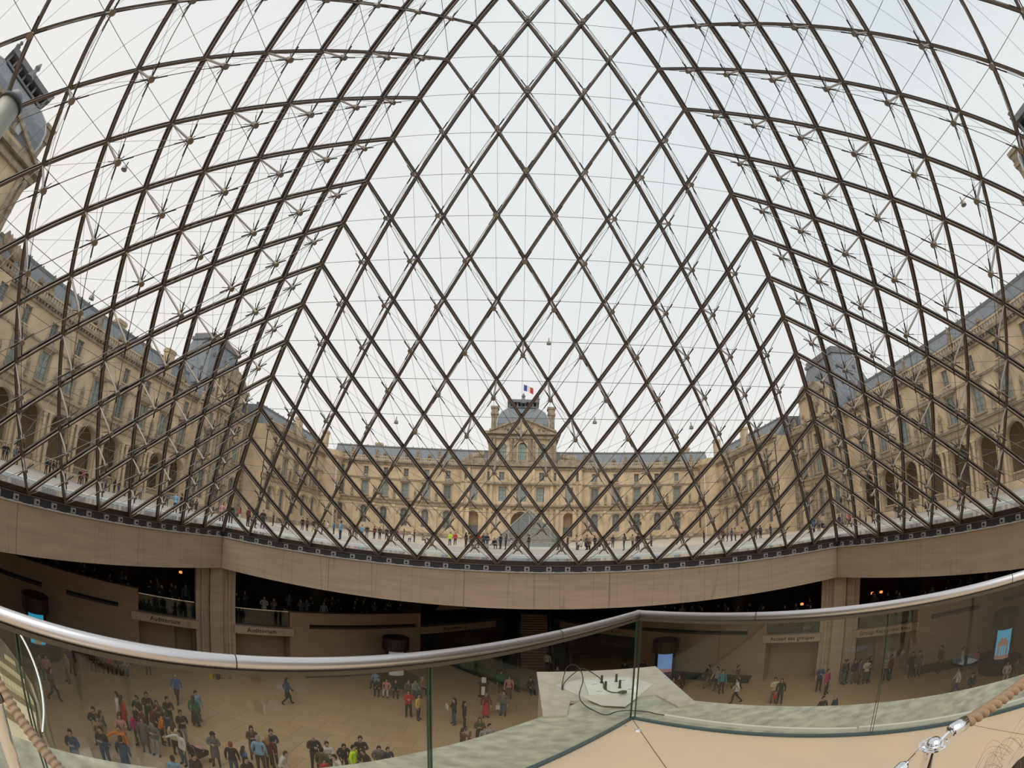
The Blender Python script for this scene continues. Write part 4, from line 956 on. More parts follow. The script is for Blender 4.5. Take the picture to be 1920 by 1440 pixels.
# ================================================================== PEOPLE
SKINM = mat('skin_tone', (.50,.32,.23), .6)
SKINS = [SKINM, mat('skin_tone_dark', (.16,.09,.06), .6), mat('skin_tone_tan', (.38,.24,.17), .6)]
cm0 = mat('lip_red', (.25,.08,.07), .6)
def proto(pose):
    J = {'pel':((0,0,.95),.145,.105),'bel':((0,0,1.08),.135,.10),'che':((0,0,1.30),.165,.11),'nec':((0,-.005,1.475),.055,.055),'hb':((0,.01,1.555),.072,.08),'hm':((0,.015,1.64),.082,.098),'ht':((0,.0,1.715),.055,.07),'nose':((0,.122,1.62),.014,.016)}
    def arm(s, sh, el, wr, ha):
        J['sh%s'%s] = (sh,.062,.062); J['el%s'%s] = (el,.045,.045); J['wr%s'%s] = (wr,.028,.03); J['ha%s'%s] = (ha,.036,.018)
    def leg(s, hi, kn, an, to):
        J['hi%s'%s] = (hi,.098,.105); J['kn%s'%s] = (kn,.062,.066); J['an%s'%s] = (an,.04,.045); J['to%s'%s] = (to,.042,.028)
    hipz, dz = .90, 0
    if pose in ('stand', 'fold', 'phone', 'photo', 'point', 'bend'):
        leg('L', (-.095,0,.88), (-.11,.02,.48), (-.12,-.02,.08), (-.14,.14,.035)); leg('R', (.095,0,.88), (.12,.03,.48), (.14,.0,.08), (.17,.15,.035))
    elif pose == 'walk':
        leg('L', (-.09,0,.88), (-.10,.22,.50), (-.10,.26,.09), (-.10,.42,.045)); leg('R', (.09,0,.88), (.10,-.06,.48), (.10,-.40,.14), (.10,-.27,.035))
    elif pose == 'sit':
        leg('L', (-.10,.03,.90), (-.12,.45,.93), (-.12,.47,.52), (-.13,.62,.46)); leg('R', (.10,.03,.90), (.13,.45,.93), (.15,.43,.52), (.16,.58,.46))
    A0 = {'stand':((-.27,-.02,1.14),(-.28,.06,.90),(-.28,.10,.80)), 'walk':((-.25,-.14,1.16),(-.27,-.10,.92),(-.27,-.07,.82)), 'fold':((-.27,.05,1.17),(-.06,.22,1.20),(.04,.22,1.20)), 'phone':((-.25,.06,1.16),(-.10,.27,1.22),(-.05,.33,1.27)),
          'photo':((-.33,.16,1.36),(-.16,.32,1.56),(-.10,.33,1.64)), 'point':((-.27,-.02,1.14),(-.28,.06,.90),(-.28,.10,.80)), 'sit':((-.26,.08,1.15),(-.17,.32,1.05),(-.13,.40,1.04)), 'bend':((-.27,.05,1.14),(-.18,.22,.95),(-.15,.3,.88))}
    A1 = dict(A0); A1['walk'] = ((-.25,.10,1.15),(-.25,.27,.98),(-.24,.33,.90)); A1['point'] = ((-.42,.2,1.30),(-.55,.40,1.20),(-.60,.48,1.18))
    for s, T in (('L', A0), ('R', A1)):
        e, w_, h = T[pose]; k = 1 if s == 'L' else -1
        arm(s, (-.185*k,0,1.415), (e[0]*k,e[1],e[2]), (w_[0]*k,w_[1],w_[2]), (h[0]*k,h[1],h[2]))
    if pose in ('sit', 'bend'):
        lean = .12 if pose == 'sit' else .38
        for k, (p, a, b) in list(J.items()):
            if p[2] > 1.0 and k[:2] not in ('hi','kn','an','to'): J[k] = ((p[0], p[1]+(p[2]-.95)*lean, p[2]-(p[2]-.95)*lean*.25), a, b)
    if pose == 'sit': J = {k:((p[0],p[1],p[2]-.45),a,b) for k, (p,a,b) in J.items()}
    E = [('pel','bel'),('bel','che'),('che','nec'),('nec','hb'),('hb','hm'),('hm','ht'),('hm','nose')]
    for s in 'LR': E += [('che','sh'+s),('sh'+s,'el'+s),('el'+s,'wr'+s),('wr'+s,'ha'+s),('pel','hi'+s),('hi'+s,'kn'+s),('kn'+s,'an'+s),('an'+s,'to'+s)]
    ks = list(J); me = bpy.data.meshes.new('sk'); me.from_pydata([J[k][0] for k in ks], [(ks.index(a), ks.index(b)) for a, b in E], [])
    o = bpy.data.objects.new('sk', me); COL.objects.link(o); md = o.modifiers.new('s', 'SKIN'); md.use_smooth_shade = True
    sv = me.skin_vertices[0].data
    for i, k in enumerate(ks): sv[i].radius = J[k][1:3]; sv[i].use_root = (k == 'pel')
    o.modifiers.new('u', 'SUBSURF').levels = 1; o.modifiers['u'].render_levels = 1
    dg = bpy.context.evaluated_depsgraph_get(); dg.update(); ev = o.evaluated_get(dg); em = ev.to_mesh()
    V = [v.co.copy() for v in em.vertices]; Nn = [v.normal.copy() for v in em.vertices]; F = [list(p.vertices) for p in em.polygons]
    ev.to_mesh_clear(); bpy.data.objects.remove(o)
    seg = []
    for a, b in E:
        z = 'top'
        if b in ('nec','hb','hm','ht','nose'): z = 'head' if b != 'nec' else 'top'
        if b[:2] == 'ha': z = 'hand'
        if b[:2] in ('kn','an','hi'): z = 'leg'
        if b[:2] == 'to': z = 'foot'
        if b == 'bel': z = 'top'
        seg.append((Vector(J[a][0]), Vector(J[b][0]), z))
    def zone(c):
        best = (9, 'top')
        for a, b, z in seg:
            ab = b-a; t_ = max(0, min(1, (c-a).dot(ab)/ab.length_squared)); d = (a+ab*t_-c).length
            if d < best[0]: best = (d, z)
        return best[1]
    zs = [zone(sum((V[i] for i in f), Vector())/len(f)) for f in F]
    pz0 = J['pel'][0][2]
    for q, f in enumerate(F):
        c = sum((V[i] for i in f), Vector())/len(f)
        if abs(c.x) < .2 and abs(c.z-pz0) < .16 and abs(c.y-J['pel'][0][1]) < .17 and zs[q] in ('top','leg'): zs[q] = 'top' if c.z > pz0-.035 else 'leg'
    fing = MB()
    for s in 'LR':
        wv, hv = Vector(J['wr'+s][0]), Vector(J['ha'+s][0]); dirn = (hv-wv).normalized(); sd = dirn.cross(Vector((0,1,.3))).normalized(); up = sd.cross(dirn)
        for q, ln in enumerate((.07,.08,.075,.06)):
            b0 = hv+sd*(.03-.02*q); fing.tube([b0-dirn*.02, b0+dirn*ln*.6, b0+dirn*ln-up*.015], [.011,.010,.007], 4)
        b0 = wv.lerp(hv,.5)+sd*.03; fing.tube([b0, b0+(dirn+sd)*.03, b0+(dirn*1.6+sd)*.035], [.012,.011,.008], 4)
    nb = len(V)
    body = MB(); body.v = [tuple(v) for v in V]+fing.v; body.f = F+[[nb+i for i in f] for f in fing.f]
    R = {'body': body.mesh('body', SKINM)}
    clm = mat('cloth_base', (.1,.1,.1), .9)
    for nm, zz, of in (('top',('top',),.017), ('trousers',('leg',),.010), ('shoes',('foot',),.012)):
        
        idx = {}; vs = []; fs = []; hem = pz0-(.07 if pose != 'sit' else .0)
        for f, z in zip(F, zs):
            if z in zz or (nm == 'top' and z == 'leg' and pose != 'sit' and max(V[i].z for i in f) > hem):
                for i in f:
                    if i not in idx: idx[i] = len(vs); vs.append(tuple(V[i]+Nn[i]*of))
                fs.append([idx[i] for i in f])
        if nm == 'top' and pose != 'sit':
            back = {b: a for a, b in idx.items()}
            vs = [(v[0], v[1], max(v[2], hem)) if abs(v[0]) < .205 and v[2] < pz0+.1 else v for v in vs]
        m = MB(); m.v = vs; m.f = fs
        if nm != 'shoes': R[nm] = m.mesh(nm, clm)
        else:
            for sg in (-1, 1):
                q = MB(); ff = [f for f in fs if sum(vs[i][0] for i in f)*sg > 0]; ix = sorted({i for f in ff for i in f}); mp_ = {a: b for b, a in enumerate(ix)}
                q.v = [vs[i] for i in ix]; q.f = [[mp_[i] for i in f] for f in ff]; R['shoe%d' % sg] = q.mesh('shoe', clm)
    hc = Vector(J['hm'][0])
    def hairm(long):
        m = MB(); n = 12
        rings = []
        for r, z, yo in ((.02,.125,-.01),(.07,.112,-.012),(.10,.06,-.018),(.108,.0,-.03),(.10,-.06,-.045)) + (((.115,-.14,-.05),(.12,-.25,-.055),(.09,-.33,-.06)) if long else ((.07,-.09,-.05),)):
            rings.append([(hc.x+r*math.sin(2*PI*k/n)*(.92), hc.y+yo+ (r*math.cos(2*PI*k/n) if math.cos(2*PI*k/n) < .35 or z > .05 else r*.22), hc.z+z) for k in range(n)])
        for g in rings: m.v += g
        for i in range(len(rings)-1):
            for k in range(n): m.f.append([i*n+k,(i+1)*n+k,(i+1)*n+(k+1)%n,i*n+(k+1)%n])
        m.f.append([k for k in range(n)]); return m.mesh('hair', clm)
    R['hair'] = hairm(False); R['longhair'] = hairm(True)
    for s_ in (-1,1): R['eye%d' % s_] = MB().lathe((hc.x+s_*.032, hc.y+.092, hc.z+.012), [(.0,-.009),(.010,-.004),(.010,.004),(0,.009)], 6).mesh('eye', BLACKM)
    m = MB(); m.box(hc.x-.025, hc.x+.025, hc.y+.085, hc.y+.098, hc.z-.060, hc.z-.052); R['mouth'] = m.mesh('mouth', cm0)
    pz = J['pel'][0]
    m = MB(); m.lathe((0,0,0), [(.20,.50),(.19,.75),(.185,.95),(.165,1.08),(.19,1.30),(.14,1.45)], 12, sy=.72); R['coat'] = m.mesh('coat', clm)
    m = MB(); m.lathe((0,0,0), [(.24,.25),(.20,.6),(.17,.9),(.15,1.06)], 12, sy=.75); R['skirt'] = m.mesh('skirt', clm)
    bx = MB(); dy = -.13; zc = J['che'][0][2]-.08; yc = J['che'][0][1]
    bx.lathe((0,yc-.17,zc-.22), [(.05,0),(.14,.03),(.15,.2),(.14,.36),(.06,.44)], 10, sy=.6); R['pack'] = bx.mesh('backpack', clm)
    R['hip'] = J['pel'][0][2]; R['hd'] = J['ht'][0]
    return R
PROT = {k: proto(k) for k in ('stand','fold','phone','photo','point','walk','sit','bend')}
CL = dict(black=(.016,.014,.014), dark=(.03,.027,.027), grey=(.13,.13,.135), lgrey=(.33,.33,.33), white=(.62,.60,.56), cream=(.60,.50,.33), navy=(.02,.028,.06), blue=(.05,.13,.35), lblue=(.22,.38,.55), jean=(.05,.08,.15), green=(.02,.14,.08), olive=(.08,.08,.04), red=(.45,.03,.03), maroon=(.13,.015,.02), magenta=(.45,.03,.18), pink=(.55,.28,.27), orange=(.62,.20,.02), yellow=(.62,.42,.10), brown=(.10,.055,.035), tan=(.32,.22,.13), teal=(.05,.25,.27), hivis=(.55,.80,.02), hair=(.015,.01,.008), bhair=(.06,.03,.015), blond=(.32,.2,.08), ghair=(.30,.28,.26), rhair=(.20,.035,.015))
def cm(c): return mat('cloth_'+c, CL[c], .9)
NP = [0]
def person(x, y, z, face, pose, topc, botc, label, hair='hair', long=False, extra=(), h=1.68, group=None, skin=0, simple=False):
    pz = -.0 if pose != 'sit' else 0.0
    t = thing('person', label, 'person', (x, y, z), group); s = h/1.78; t.scale = (s, s, s); t.rotation_euler = (0, 0, face)
    R = PROT[pose]
    inst(R['body'], 'body', t, m=SKINS[skin]); inst(R['top'], 'jacket' if 'j' in extra else 'shirt', t, m=cm(topc)); inst(R['trousers'], 'trousers', t, m=cm(botc)); inst(R['shoe-1'], 'shoe', t, m=cm('black')); inst(R['shoe1'], 'shoe', t, m=cm('black'))
    if hair: inst(R['longhair' if long else 'hair'], 'hair', t, m=cm(hair))
    if not simple: inst(R['eye-1'], 'eye', t); inst(R['eye1'], 'eye', t); inst(R['mouth'], 'mouth', t)
    for e in extra:
        if e == 'coat': inst(R['coat'], 'coat', t, m=cm(topc))
        elif e == 'skirt': inst(R['skirt'], 'skirt', t, m=cm(botc))
        elif e.startswith('pack'): inst(R['pack'], 'backpack', t, m=cm(e[5:] or 'dark'))
        elif e.startswith('bag'): inst(BAG, 'bag', t, (.30,.1,.62), 0, m=cm(e[4:]))
        elif e == 'map': inst(MAPM, 'map', t, (0,.42,1.22), 0)
        elif e.startswith('hat'): hd = R['hd']; inst(HAT, 'hat', t, (hd[0],hd[1]-.01,hd[2]-.055), 0, m=cm(e[4:]))
        elif e.startswith('vest'): inst(R['top'], 'vest', t, m=cm(e[5:])).scale = (1.03,1.06,1.0)
    return t
clb = mat('cloth_base', (.1,.1,.1), .9)
BAG = MB().box(-.12,.12,-.05,.05,-.18,.12).tube([(-.08,0,.12),(-.05,0,.26),(.05,0,.26),(.08,0,.12)], .01, 5).mesh('bag', clb)
MAPM = MB().box(-.22,.22,0,.01,-.15,.18).mesh('map', WHITEP)
HAT = MB().lathe((0,0,0), [(.14,-.02),(.14,0),(.10,.01),(.095,.07),(.05,.10),(0,.105)], 12).mesh('hat', clb)
def unproj(u, v):
    x, y = u-960, 720-v; rr = math.hypot(x, y)/859.1875; th = rr
    for _ in range(25): th = rr+.0269*th**3
    d = Vector((math.sin(th)*x, math.sin(th)*y, 0))/max(math.hypot(x,y), 1e-9); d.z = -math.cos(th)
    return cam.rotation_euler.to_matrix() @ d
HF = -9.3
def hall(u, v, pose, top, bot, label, face=None, z=HF, **k):
    h = k.pop('h', 1.68); up = {'sit': h*.745, 'bend': h*.93}.get(pose, h)
    zz = z + up + (.0); d = unproj(u, v); p = CAM + d*((zz-CAM.z)/d.z)
    lim = 36.15 if pose == 'sit' else 35.6
    if abs(p.x) > 7.5 and abs(p.x)+p.y > lim:      # keep clear of the hall wall
        sg = 1 if p.x > 0 else -1; k_ = (lim-(sg*CAM.x+CAM.y))/((sg*d.x+d.y)); p = CAM + d*k_
    tc_ = math.atan2(CAM.y-p.y, CAM.x-p.x)-PI/2
    NP[0] += 1; random.seed(NP[0]*13)
    f = tc_ + (random.uniform(-1.2, 1.2) if face is None else math.radians(face))
    return person(p.x, p.y, z, f, pose, top, bot, label, h=h, **k)
L = hall
L(93,1250,'walk','brown','black','woman with long dark hair and brown jacket striding right, left of the floor', face=70, long=True, extra=('j',))
L(122,1222,'stand','tan','grey','man in olive vest holding a pale sheet near the far left kiosk', face=-60)
L(130,1210,'stand','black','black','dark figure with large backpack behind the man in the olive vest', face=150, extra=('pack:dark',))
L(72,1222,'sit','grey','dark','person in grey seated on the far left kiosk ring', face=0)
L(83,1224,'sit','pink','dark','person in pink seated beside the person in grey at the far left kiosk', face=20, long=True)
L(275,1214,'stand','tan','black','person in black trousers behind the handrail between two hall benches', face=10)
for i,(u,v,c,l) in enumerate([(172,1214,'dark','dark jacket, outermost on the left wall bench'),(186,1216,'grey','grey top, second on the left wall bench'),(203,1218,'red','red top on the left wall bench'),(219,1221,'black','black coat next to the red top on the left wall bench'),(232,1223,'lgrey','pale grey top, innermost on the left wall bench')]):
    L(u,v,'sit',c,'dark','seated visitor in '+l, face=0, z=-9.3)
L(328,1262,'walk','blue','black','bald man in bright blue jacket leaning in stride on open floor', face=-20, hair=None)
L(366,1294,'stand','lblue','grey','man in pale blue shirt behind the woman in green', face=30)
L(361,1303,'stand','green','dark','woman in green top and long dark skirt seen from behind', face=160, long=True, extra=('skirt',), hair='bhair')
L(217,1296,'stand','white','black','man in white hoodie with navy backpack at the back of the left crowd', face=-100, extra=('pack:navy',), h=1.78)
L(226,1303,'stand','red','dark','woman in long red coat beside the white hoodie', face=120, extra=('coat',), long=True, hair='bhair')
L(255,1303,'fold','black','dark','man in black jacket second from the left at the back of the crowd', face=-40, h=1.76)
L(273,1296,'phone','black','black','man in black hooded jacket at the back centre of the crowd', face=10, h=1.78)
L(292,1312,'phone','brown','dark','woman with reddish hair and brown coat in the crowd', face=0, long=True, hair='bhair')
L(312,1305,'phone','black','dark','dark haired man in black sweater with strap, right back of the crowd', face=20, h=1.75)
L(251,1332,'stand','magenta','green','woman in magenta jacket inside the crowd', face=-150, long=True)
L(268,1326,'bend','maroon','dark','person in maroon jacket leaning in at the crowd centre', face=-70)
L(281,1320,'bend','maroon','dark','person in maroon coat at the crowd centre, right one of two', face=60)
L(296,1335,'bend','orange','black','person with orange jacket bundled at the crowd centre', face=80)
L(312,1334,'stand','navy','navy','person in navy jacket right of the crowd centre', face=170, h=1.72)
L(337,1330,'phone','black','lgrey','man in black sweater and grey trousers looking down, right edge of the crowd', face=20, h=1.76)
L(264,1343,'stand','grey','grey','person in long slate grey coat standing in front of the crowd', face=-10, extra=('coat',))
L(284,1350,'fold','grey','lgrey','person in mottled grey jacket and pale jeans, front of the crowd', face=-30)
L(222,1337,'phone','pink','grey','woman in pale pink sweater beside the crowd', face=10, long=True, hair='bhair')
L(221,1359,'point','orange','dark','woman in orange sweater with arm stretched right', face=-20, hair='bhair')
L(224,1379,'stand','navy','black','person in long navy coat in front of the orange sweater', face=160, extra=('coat',))
L(173,1324,'fold','black','dark','man in black shirt with crossed arms, left side group', face=-20, h=1.78)
L(187,1331,'stand','grey','grey','woman with long brown hair in grey, left side group', face=70, long=True, hair='bhair')
L(180,1341,'stand','tan','dark','person in tan scarf inside the left side group', face=20, long=True, hair='bhair')
L(186,1361,'phone','black','black','man in black jacket over white shirt, front of the left side group', face=-30, h=1.75)
L(129,1366,'phone','navy','black','man in navy jacket with white arm stripes standing alone by the ledge', face=-15, h=1.8)
L(322,1352,'stand','cream','black','woman in cream sweater beside the pushchair', face=150, long=True, hair='bhair')
L(335,1368,'point','white','jean','person with black curly hair and white sweater pushing the pushchair', face=-60, long=True)
L(397,1371,'fold','grey','brown','woman in black hat and grey coat holding a red bundle', face=-10, extra=('hat:black','coat'), long=True)
L(431,1390,'stand','black','jean','red haired person in black sweater and jeans seen from behind', face=170, hair='rhair')
L(322,1416,'stand','lblue','dark','black haired person in blue top cut by the ledge edge', face=170)
L(362,1412,'stand','dark','dark','dark haired person in dark jacket just right of the pushchair', face=40)
L(455,1398,'stand','blue','dark','child with brown hair in blue top', face=120, long=True, hair='bhair', h=1.45)
L(482,1378,'stand','lblue','dark','broad man in light blue shirt near the ledge', face=170, hair='ghair', h=1.8)
L(470,1360,'phone','brown','brown','person in dark brown coat looking down behind the blue shirt', face=10, extra=('coat',), long=True)
L(500,1378,'stand','maroon','dark','woman with long blond hair in burgundy top', face=170, long=True, hair='blond')
L(507,1366,'phone','navy','dark','man in navy jumper next to the burgundy top', face=10, h=1.78)
L(524,1406,'bend','white','lgrey','person with brown hair in white jacket bending by the ledge', face=60, hair='bhair')
L(460,1418,'stand','black','dark','dark figure low by the ledge below the blue top child', face=30)
L(537,1270,'walk','black','black','woman in long black coat walking alone on open floor', face=110, extra=('coat',), long=True)
L(586,1376,'fold','black','black','bald man in black suit, left of the lower centre group', face=20, hair=None, h=1.8)
L(602,1400,'stand','olive','olive','man in olive green jacket in the lower centre group', face=160)
L(612,1389,'phone','white','dark','man in white sweater looking at a phone', face=10)
L(607,1422,'stand','red','red','child in red shirt at the ledge', face=30, h=1.3)
L(642,1391,'bend','black','black','curly haired person in black jacket bent forward', face=10)
L(637,1414,'bend','white','maroon','person in white and maroon jacket crouching at the ledge', face=-60)
L(675,1379,'fold','black','grey','man in black suit and tie standing behind the lower centre group', face=5, h=1.82)
L(662,1396,'stand','black','dark','person in black with bright yellow vest shoulder', face=60, extra=('vest:hivis',))
L(687,1403,'bend','dark','dark','dark haired man leaning in a charcoal jacket with pink trim', face=-40)
L(708,1395,'bend','grey','dark','person in dark grey padded jacket, right of the lower centre group', face=10)
L(727,1400,'stand','navy','orange','boy in navy jacket with orange front at the right end of the group', face=30, h=1.5)
L(705,1256,'sit','lblue','dark','seated person in light blue leaning at the centre kiosk', face=-30)
L(711,1268,'sit','black','black','seated person in black at the left of the centre kiosk ring', face=-20)
L(725,1270,'sit','pink','white','seated woman in pink top and white trousers at the centre kiosk', face=-10, long=True)
L(742,1271,'sit','black','black','seated person all in black at the middle of the centre kiosk', face=0)
L(765,1272,'sit','grey','grey','seated person in grey at the centre kiosk', face=20)
L(777,1272,'sit','lgrey','jean','seated man in pale grey with jeans at the right of the centre kiosk', face=40)
L(790,1267,'sit','tan','dark','seated grey haired person in beige by the glass post', face=60, hair='ghair')
L(766,1293,'fold','red','dark','man in red shirt and dark trousers standing before the centre kiosk', face=0, h=1.72)
L(784,1300,'stand','yellow','jean','woman in yellow cardigan and jeans beside the red shirt', face=70, long=True, extra=('bag:black',))
L(852,1308,'phone','black','jean','person with long black hair and jeans holding a white map', face=-70, long=True, extra=('map',))
L(871,1314,'stand','black','black','person in black jacket with long hair beside the white map', face=90, long=True)
L(912,1297,'stand','maroon','red','woman in red floral dress beside the leaflet stand', face=10, long=True, extra=('skirt',), hair='bhair')
L(945,1294,'stand','grey','jean','man in denim jacket carrying a white bag', face=-20, extra=('bag:white',))
L(940,1256,'stand','green','dark','figure in dark green behind the glass barrier', face=20)
L(955,1266,'stand','pink','brown','figure in pink behind the glass barrier, right of the dark green one', face=0, long=True)
L(868,1364,'photo','brown','brown','person in brown leather jacket raising a camera with both hands', face=120)
L(900,1344,'phone','olive','dark','woman in hooded grey green coat near the ledge', face=0, long=True, hair='bhair')
L(908,1362,'stand','lgrey','red','child in pale grey hood beside the hooded coat', face=20, h=1.3)
L(918,1356,'stand','lgrey','dark','man in grey jacket with short hair at the ledge', face=40)
L(880,1383,'stand','brown','dark','top of a red brown haired head just above the ledge', face=0, hair='bhair', h=1.5)
L(994,1268,'sit','black','black','person in black sitting in shade beside the ledge box', face=30)
L(1027,1222,'stand','white','dark','person in white shirt near the foot of the right escalator', face=160)
L(1045,1248,'stand','grey','dark','dim figure in grey just above the base plate edge', face=40)
L(1172,1240,'sit','black','dark','dim curly haired figure left of the corner glass post', face=0)
L(1206,1237,'stand','dark','dark','dim figure in dark beside the dusk poster kiosk', face=0, h=1.6)
L(1273,1264,'sit','maroon','brown','seated group member in maroon against the right kiosk', face=30)
L(1263,1268,'sit','brown','dark','seated person in brown at the right of the dusk poster kiosk', face=10)
L(1330,1246,'walk','dark','grey','man in dark top carrying a paper, left of three walkers', face=-60)
L(1346,1249,'walk','lgrey','dark','woman in pale top and dark trousers, middle of three walkers', face=-40, long=True)
L(1356,1255,'stand','teal','dark','person in teal top, right of three walkers', face=20)
L(1385,1247,'walk','brown','dark','man in brown walking behind the white shirt', face=60)
L(1384,1271,'walk','white','black','person in white shirt and black trousers walking near the ledge', face=-90, extra=('coat',) if False else ())
L(1455,1269,'fold','cream','grey','man in cream jacket with folded arms right of centre', face=10)
L(1467,1271,'stand','black','dark','woman in black with red scarf and red bag next to the cream jacket', face=-10, long=True, extra=('bag:red',))
L(1540,1246,'fold','jean','dark','bald man in blue grey sweater before the right pillar', face=20, hair=None, h=1.76)
L(1554,1253,'stand','magenta','dark','woman in magenta cardigan beside the bald man', face=60, hair='bhair')
L(1586,1236,'stand','brown','grey','person in brown behind, left of the cluster at the right pillar', face=-60)
L(1590,1232,'stand','dark','dark','person in dark jacket close to the right pillar foot', face=60)
L(1606,1230,'stand','dark','grey','dim person in charcoal, third from the right pillar', face=30)
L(1615,1235,'stand','grey','dark','dim person in grey looking down near the glass joint', face=80)
L(1628,1234,'phone','white','dark','person with white top left of the glass joint', face=10)
L(1635,1217,'stand','black','dark','tall dark figure behind the glass joint', face=100, h=1.75)
L(1667,1221,'fold','lgrey','dark','grey haired person in pale grey jacket right of the glass joint', face=10, hair='ghair')
L(1675,1211,'stand','maroon','dark','figure in maroon behind the pale grey jacket', face=60)
L(1714,1215,'stand','black','black','woman with long hair in black coat, left of a standing pair', face=10, long=True, hair='bhair', extra=('coat',))
L(1726,1219,'stand','grey','grey','figure in grey, right of the standing pair', face=20)
L(1767,1208,'stand','brown','brown','man in brown with arm out beside the right bench', face=-60, h=1.78)
L(1808,1212,'stand','white','dark','person in white shirt behind the right bench', face=80, h=1.55)
L(1835,1212,'sit','red','dark','person in red shirt seated at the far right bench', face=-40)
L(1800,1249,'walk','white','jean','person in white jacket and jeans striding left near the ledge', face=-80)
L(1826,1258,'sit','dark','dark','dim person seated left of the arch poster kiosk', face=0)
L(1892,1236,'sit','white','white','person in white with striped scarf seated right of the arch poster', face=0, long=True)
L(1910,1232,'sit','grey','tan','person in grey seated at the frame edge right of the arch poster', face=0)
L(1545,1304,'stand','black','dark','man in black jacket with green scarf cut by the right ledge', face=20, extra=('vest:green',) if False else ())
L(1568,1301,'stand','navy','dark','bald man in navy suit cut by the right ledge', face=60, hair='ghair')
# pushchair
d_ = unproj(372, 1404); p = CAM + d_*((-8.6-CAM.z)/d_.z)
t = thing('pushchair', 'dark pushchair with pink blanket in front of the white sweater', 'pushchair', (p.x,p.y,-9.3))
c = Vector((p.x,p.y,-9.3))
MB().hexa([tuple(c+Vector(q)) for q in ((-.25,-.35,.45),(.25,-.35,.45),(.25,.3,.4),(-.25,.3,.4),(-.25,-.5,1.0),(.25,-.5,1.0),(.25,.35,.6),(-.25,.35,.6))]).build('seat', cm('dark'), t)
MB().lathe(tuple(c+Vector((0,.0,.6))), [(.24,0),(.27,.1),(.2,.2),(.05,.25)], 10).build('blanket', cm('pink'), t)
for x, y in ((-.25,-.35),(.25,-.35),(-.25,.35),(.25,.35)):
    m = MB().lathe((0,0,0), [(.10,-.02),(.11,0),(.10,.02)], 12); m.xform(Matrix.Translation(c+Vector((x,y,.11))) @ Matrix.Rotation(PI/2,4,'Y')); m.build('wheel', BLACKM, t)
MB().tube([c+Vector((-.22,-.35,.1)), c+Vector((-.22,-.55,1.05)), c+Vector((.22,-.55,1.05)), c+Vector((.22,-.35,.1))], .015).build('handle', STEEL, t)
# wet floor sign, leaflet stand
d_ = unproj(397, 1254); p = CAM + d_*((-8.7-CAM.z)/d_.z); c = Vector((p.x,p.y,-9.3))
t = thing('floor_sign', 'yellow folding wet floor sign at the foot of the left pillar', 'sign', tuple(c))
for s in (-1,1): MB().hexa([tuple(c+Vector(q)) for q in ((-.15,s*.2,0),(.15,s*.2,0),(.15,s*.2+.02,0),(-.15,s*.2+.02,0),(-.10,0,.62),(.10,0,.62),(.10,.02,.62),(-.10,.02,.62))]).build('board', mat('sign_yellow', (.65,.42,.02), .5), t)
t = thing('bucket', 'black bucket beside the yellow floor sign', 'bucket', (c.x+.35,c.y+.15,-9.3))
MB().lathe((c.x+.35,c.y+.15,-9.3), [(.13,0),(.17,.28),(.15,.28),(.12,.04)], 14).build('body', BLACKM, t)
d_ = unproj(907, 1285); p = CAM + d_*((-8.5-CAM.z)/d_.z); c = Vector((p.x,p.y,-9.3))
t = thing('leaflet_stand', 'round dark leaflet stand with a small white notice on top', 'stand', tuple(c))
MB().lathe(tuple(c), [(.35,0),(.35,.05),(.26,.08),(.24,.85),(.36,.9),(.36,.98)], 16).build('drum', BLACKM, t)
MB().box(c.x-.14, c.x+.14, c.y-.01, c.y+.01, -8.32, -7.92).build('notice', WHITEP, t)
MB().box(c.x-.12, c.x+.10, c.y-.30, c.y-.26, -9.1, -8.5).build('leaflets', WHITEP, t)
for (u, v), lab in (((415,1268),'left of two slim barrier posts by the left pillar'),((430,1268),'right of two slim barrier posts by the left pillar'),((967,1290),'slim barrier post in front of the glass barrier')):
    d_ = unproj(u, v-16); p = CAM + d_*((-8.6-CAM.z)/d_.z)
    t = thing('barrier_post', lab, 'post', (p.x,p.y,-9.3)); MB().lathe((p.x,p.y,-9.3), [(.17,0),(.17,.02),(.03,.04),(.03,.95),(.04,1.0)], 12).build('post', STEEL, t)
# gallery visitors, dim silhouettes behind the parapets
random.seed(5)
gl = [(s, a) for s, rng in ((-1, [(8.4,14.6,17),(15.3,17.3,4),(19.6,21.7,6),(22.2,29,13)]), (1, [(8.4,14.6,14),(15.3,17.3,4),(19.6,21.7,5),(22.2,28,10)])) for lo, hi, n in rng for a in [lo+(hi-lo)*(k+random.uniform(.1,.9))/n for k in range(n)]]
for s, a in gl:
    dd = random.uniform(-3.4, -1.15); x = s*(a - dd/S2); y = 36.6-a - dd/S2
    f = math.atan2(CAM.y-y, CAM.x-x)-PI/2+random.uniform(-1,1)
    where = 'left' if s < 0 else 'right'
    zone_ = 'beside the centre' if a < 15 else ('above the lettered signs' if a < 22 else 'at the outer end')
    person(x, y, -5.86, f, random.choice(['stand','fold','phone','stand']), random.choice(['black','dark','grey','brown','navy','dark','lgrey']), 'dark', 'dim visitor standing in the shaded %s gallery %s' % (where, zone_), h=random.uniform(1.6,1.8), group='visitors in the %s gallery %s' % (where, zone_), simple=True, long=random.random() < .4)
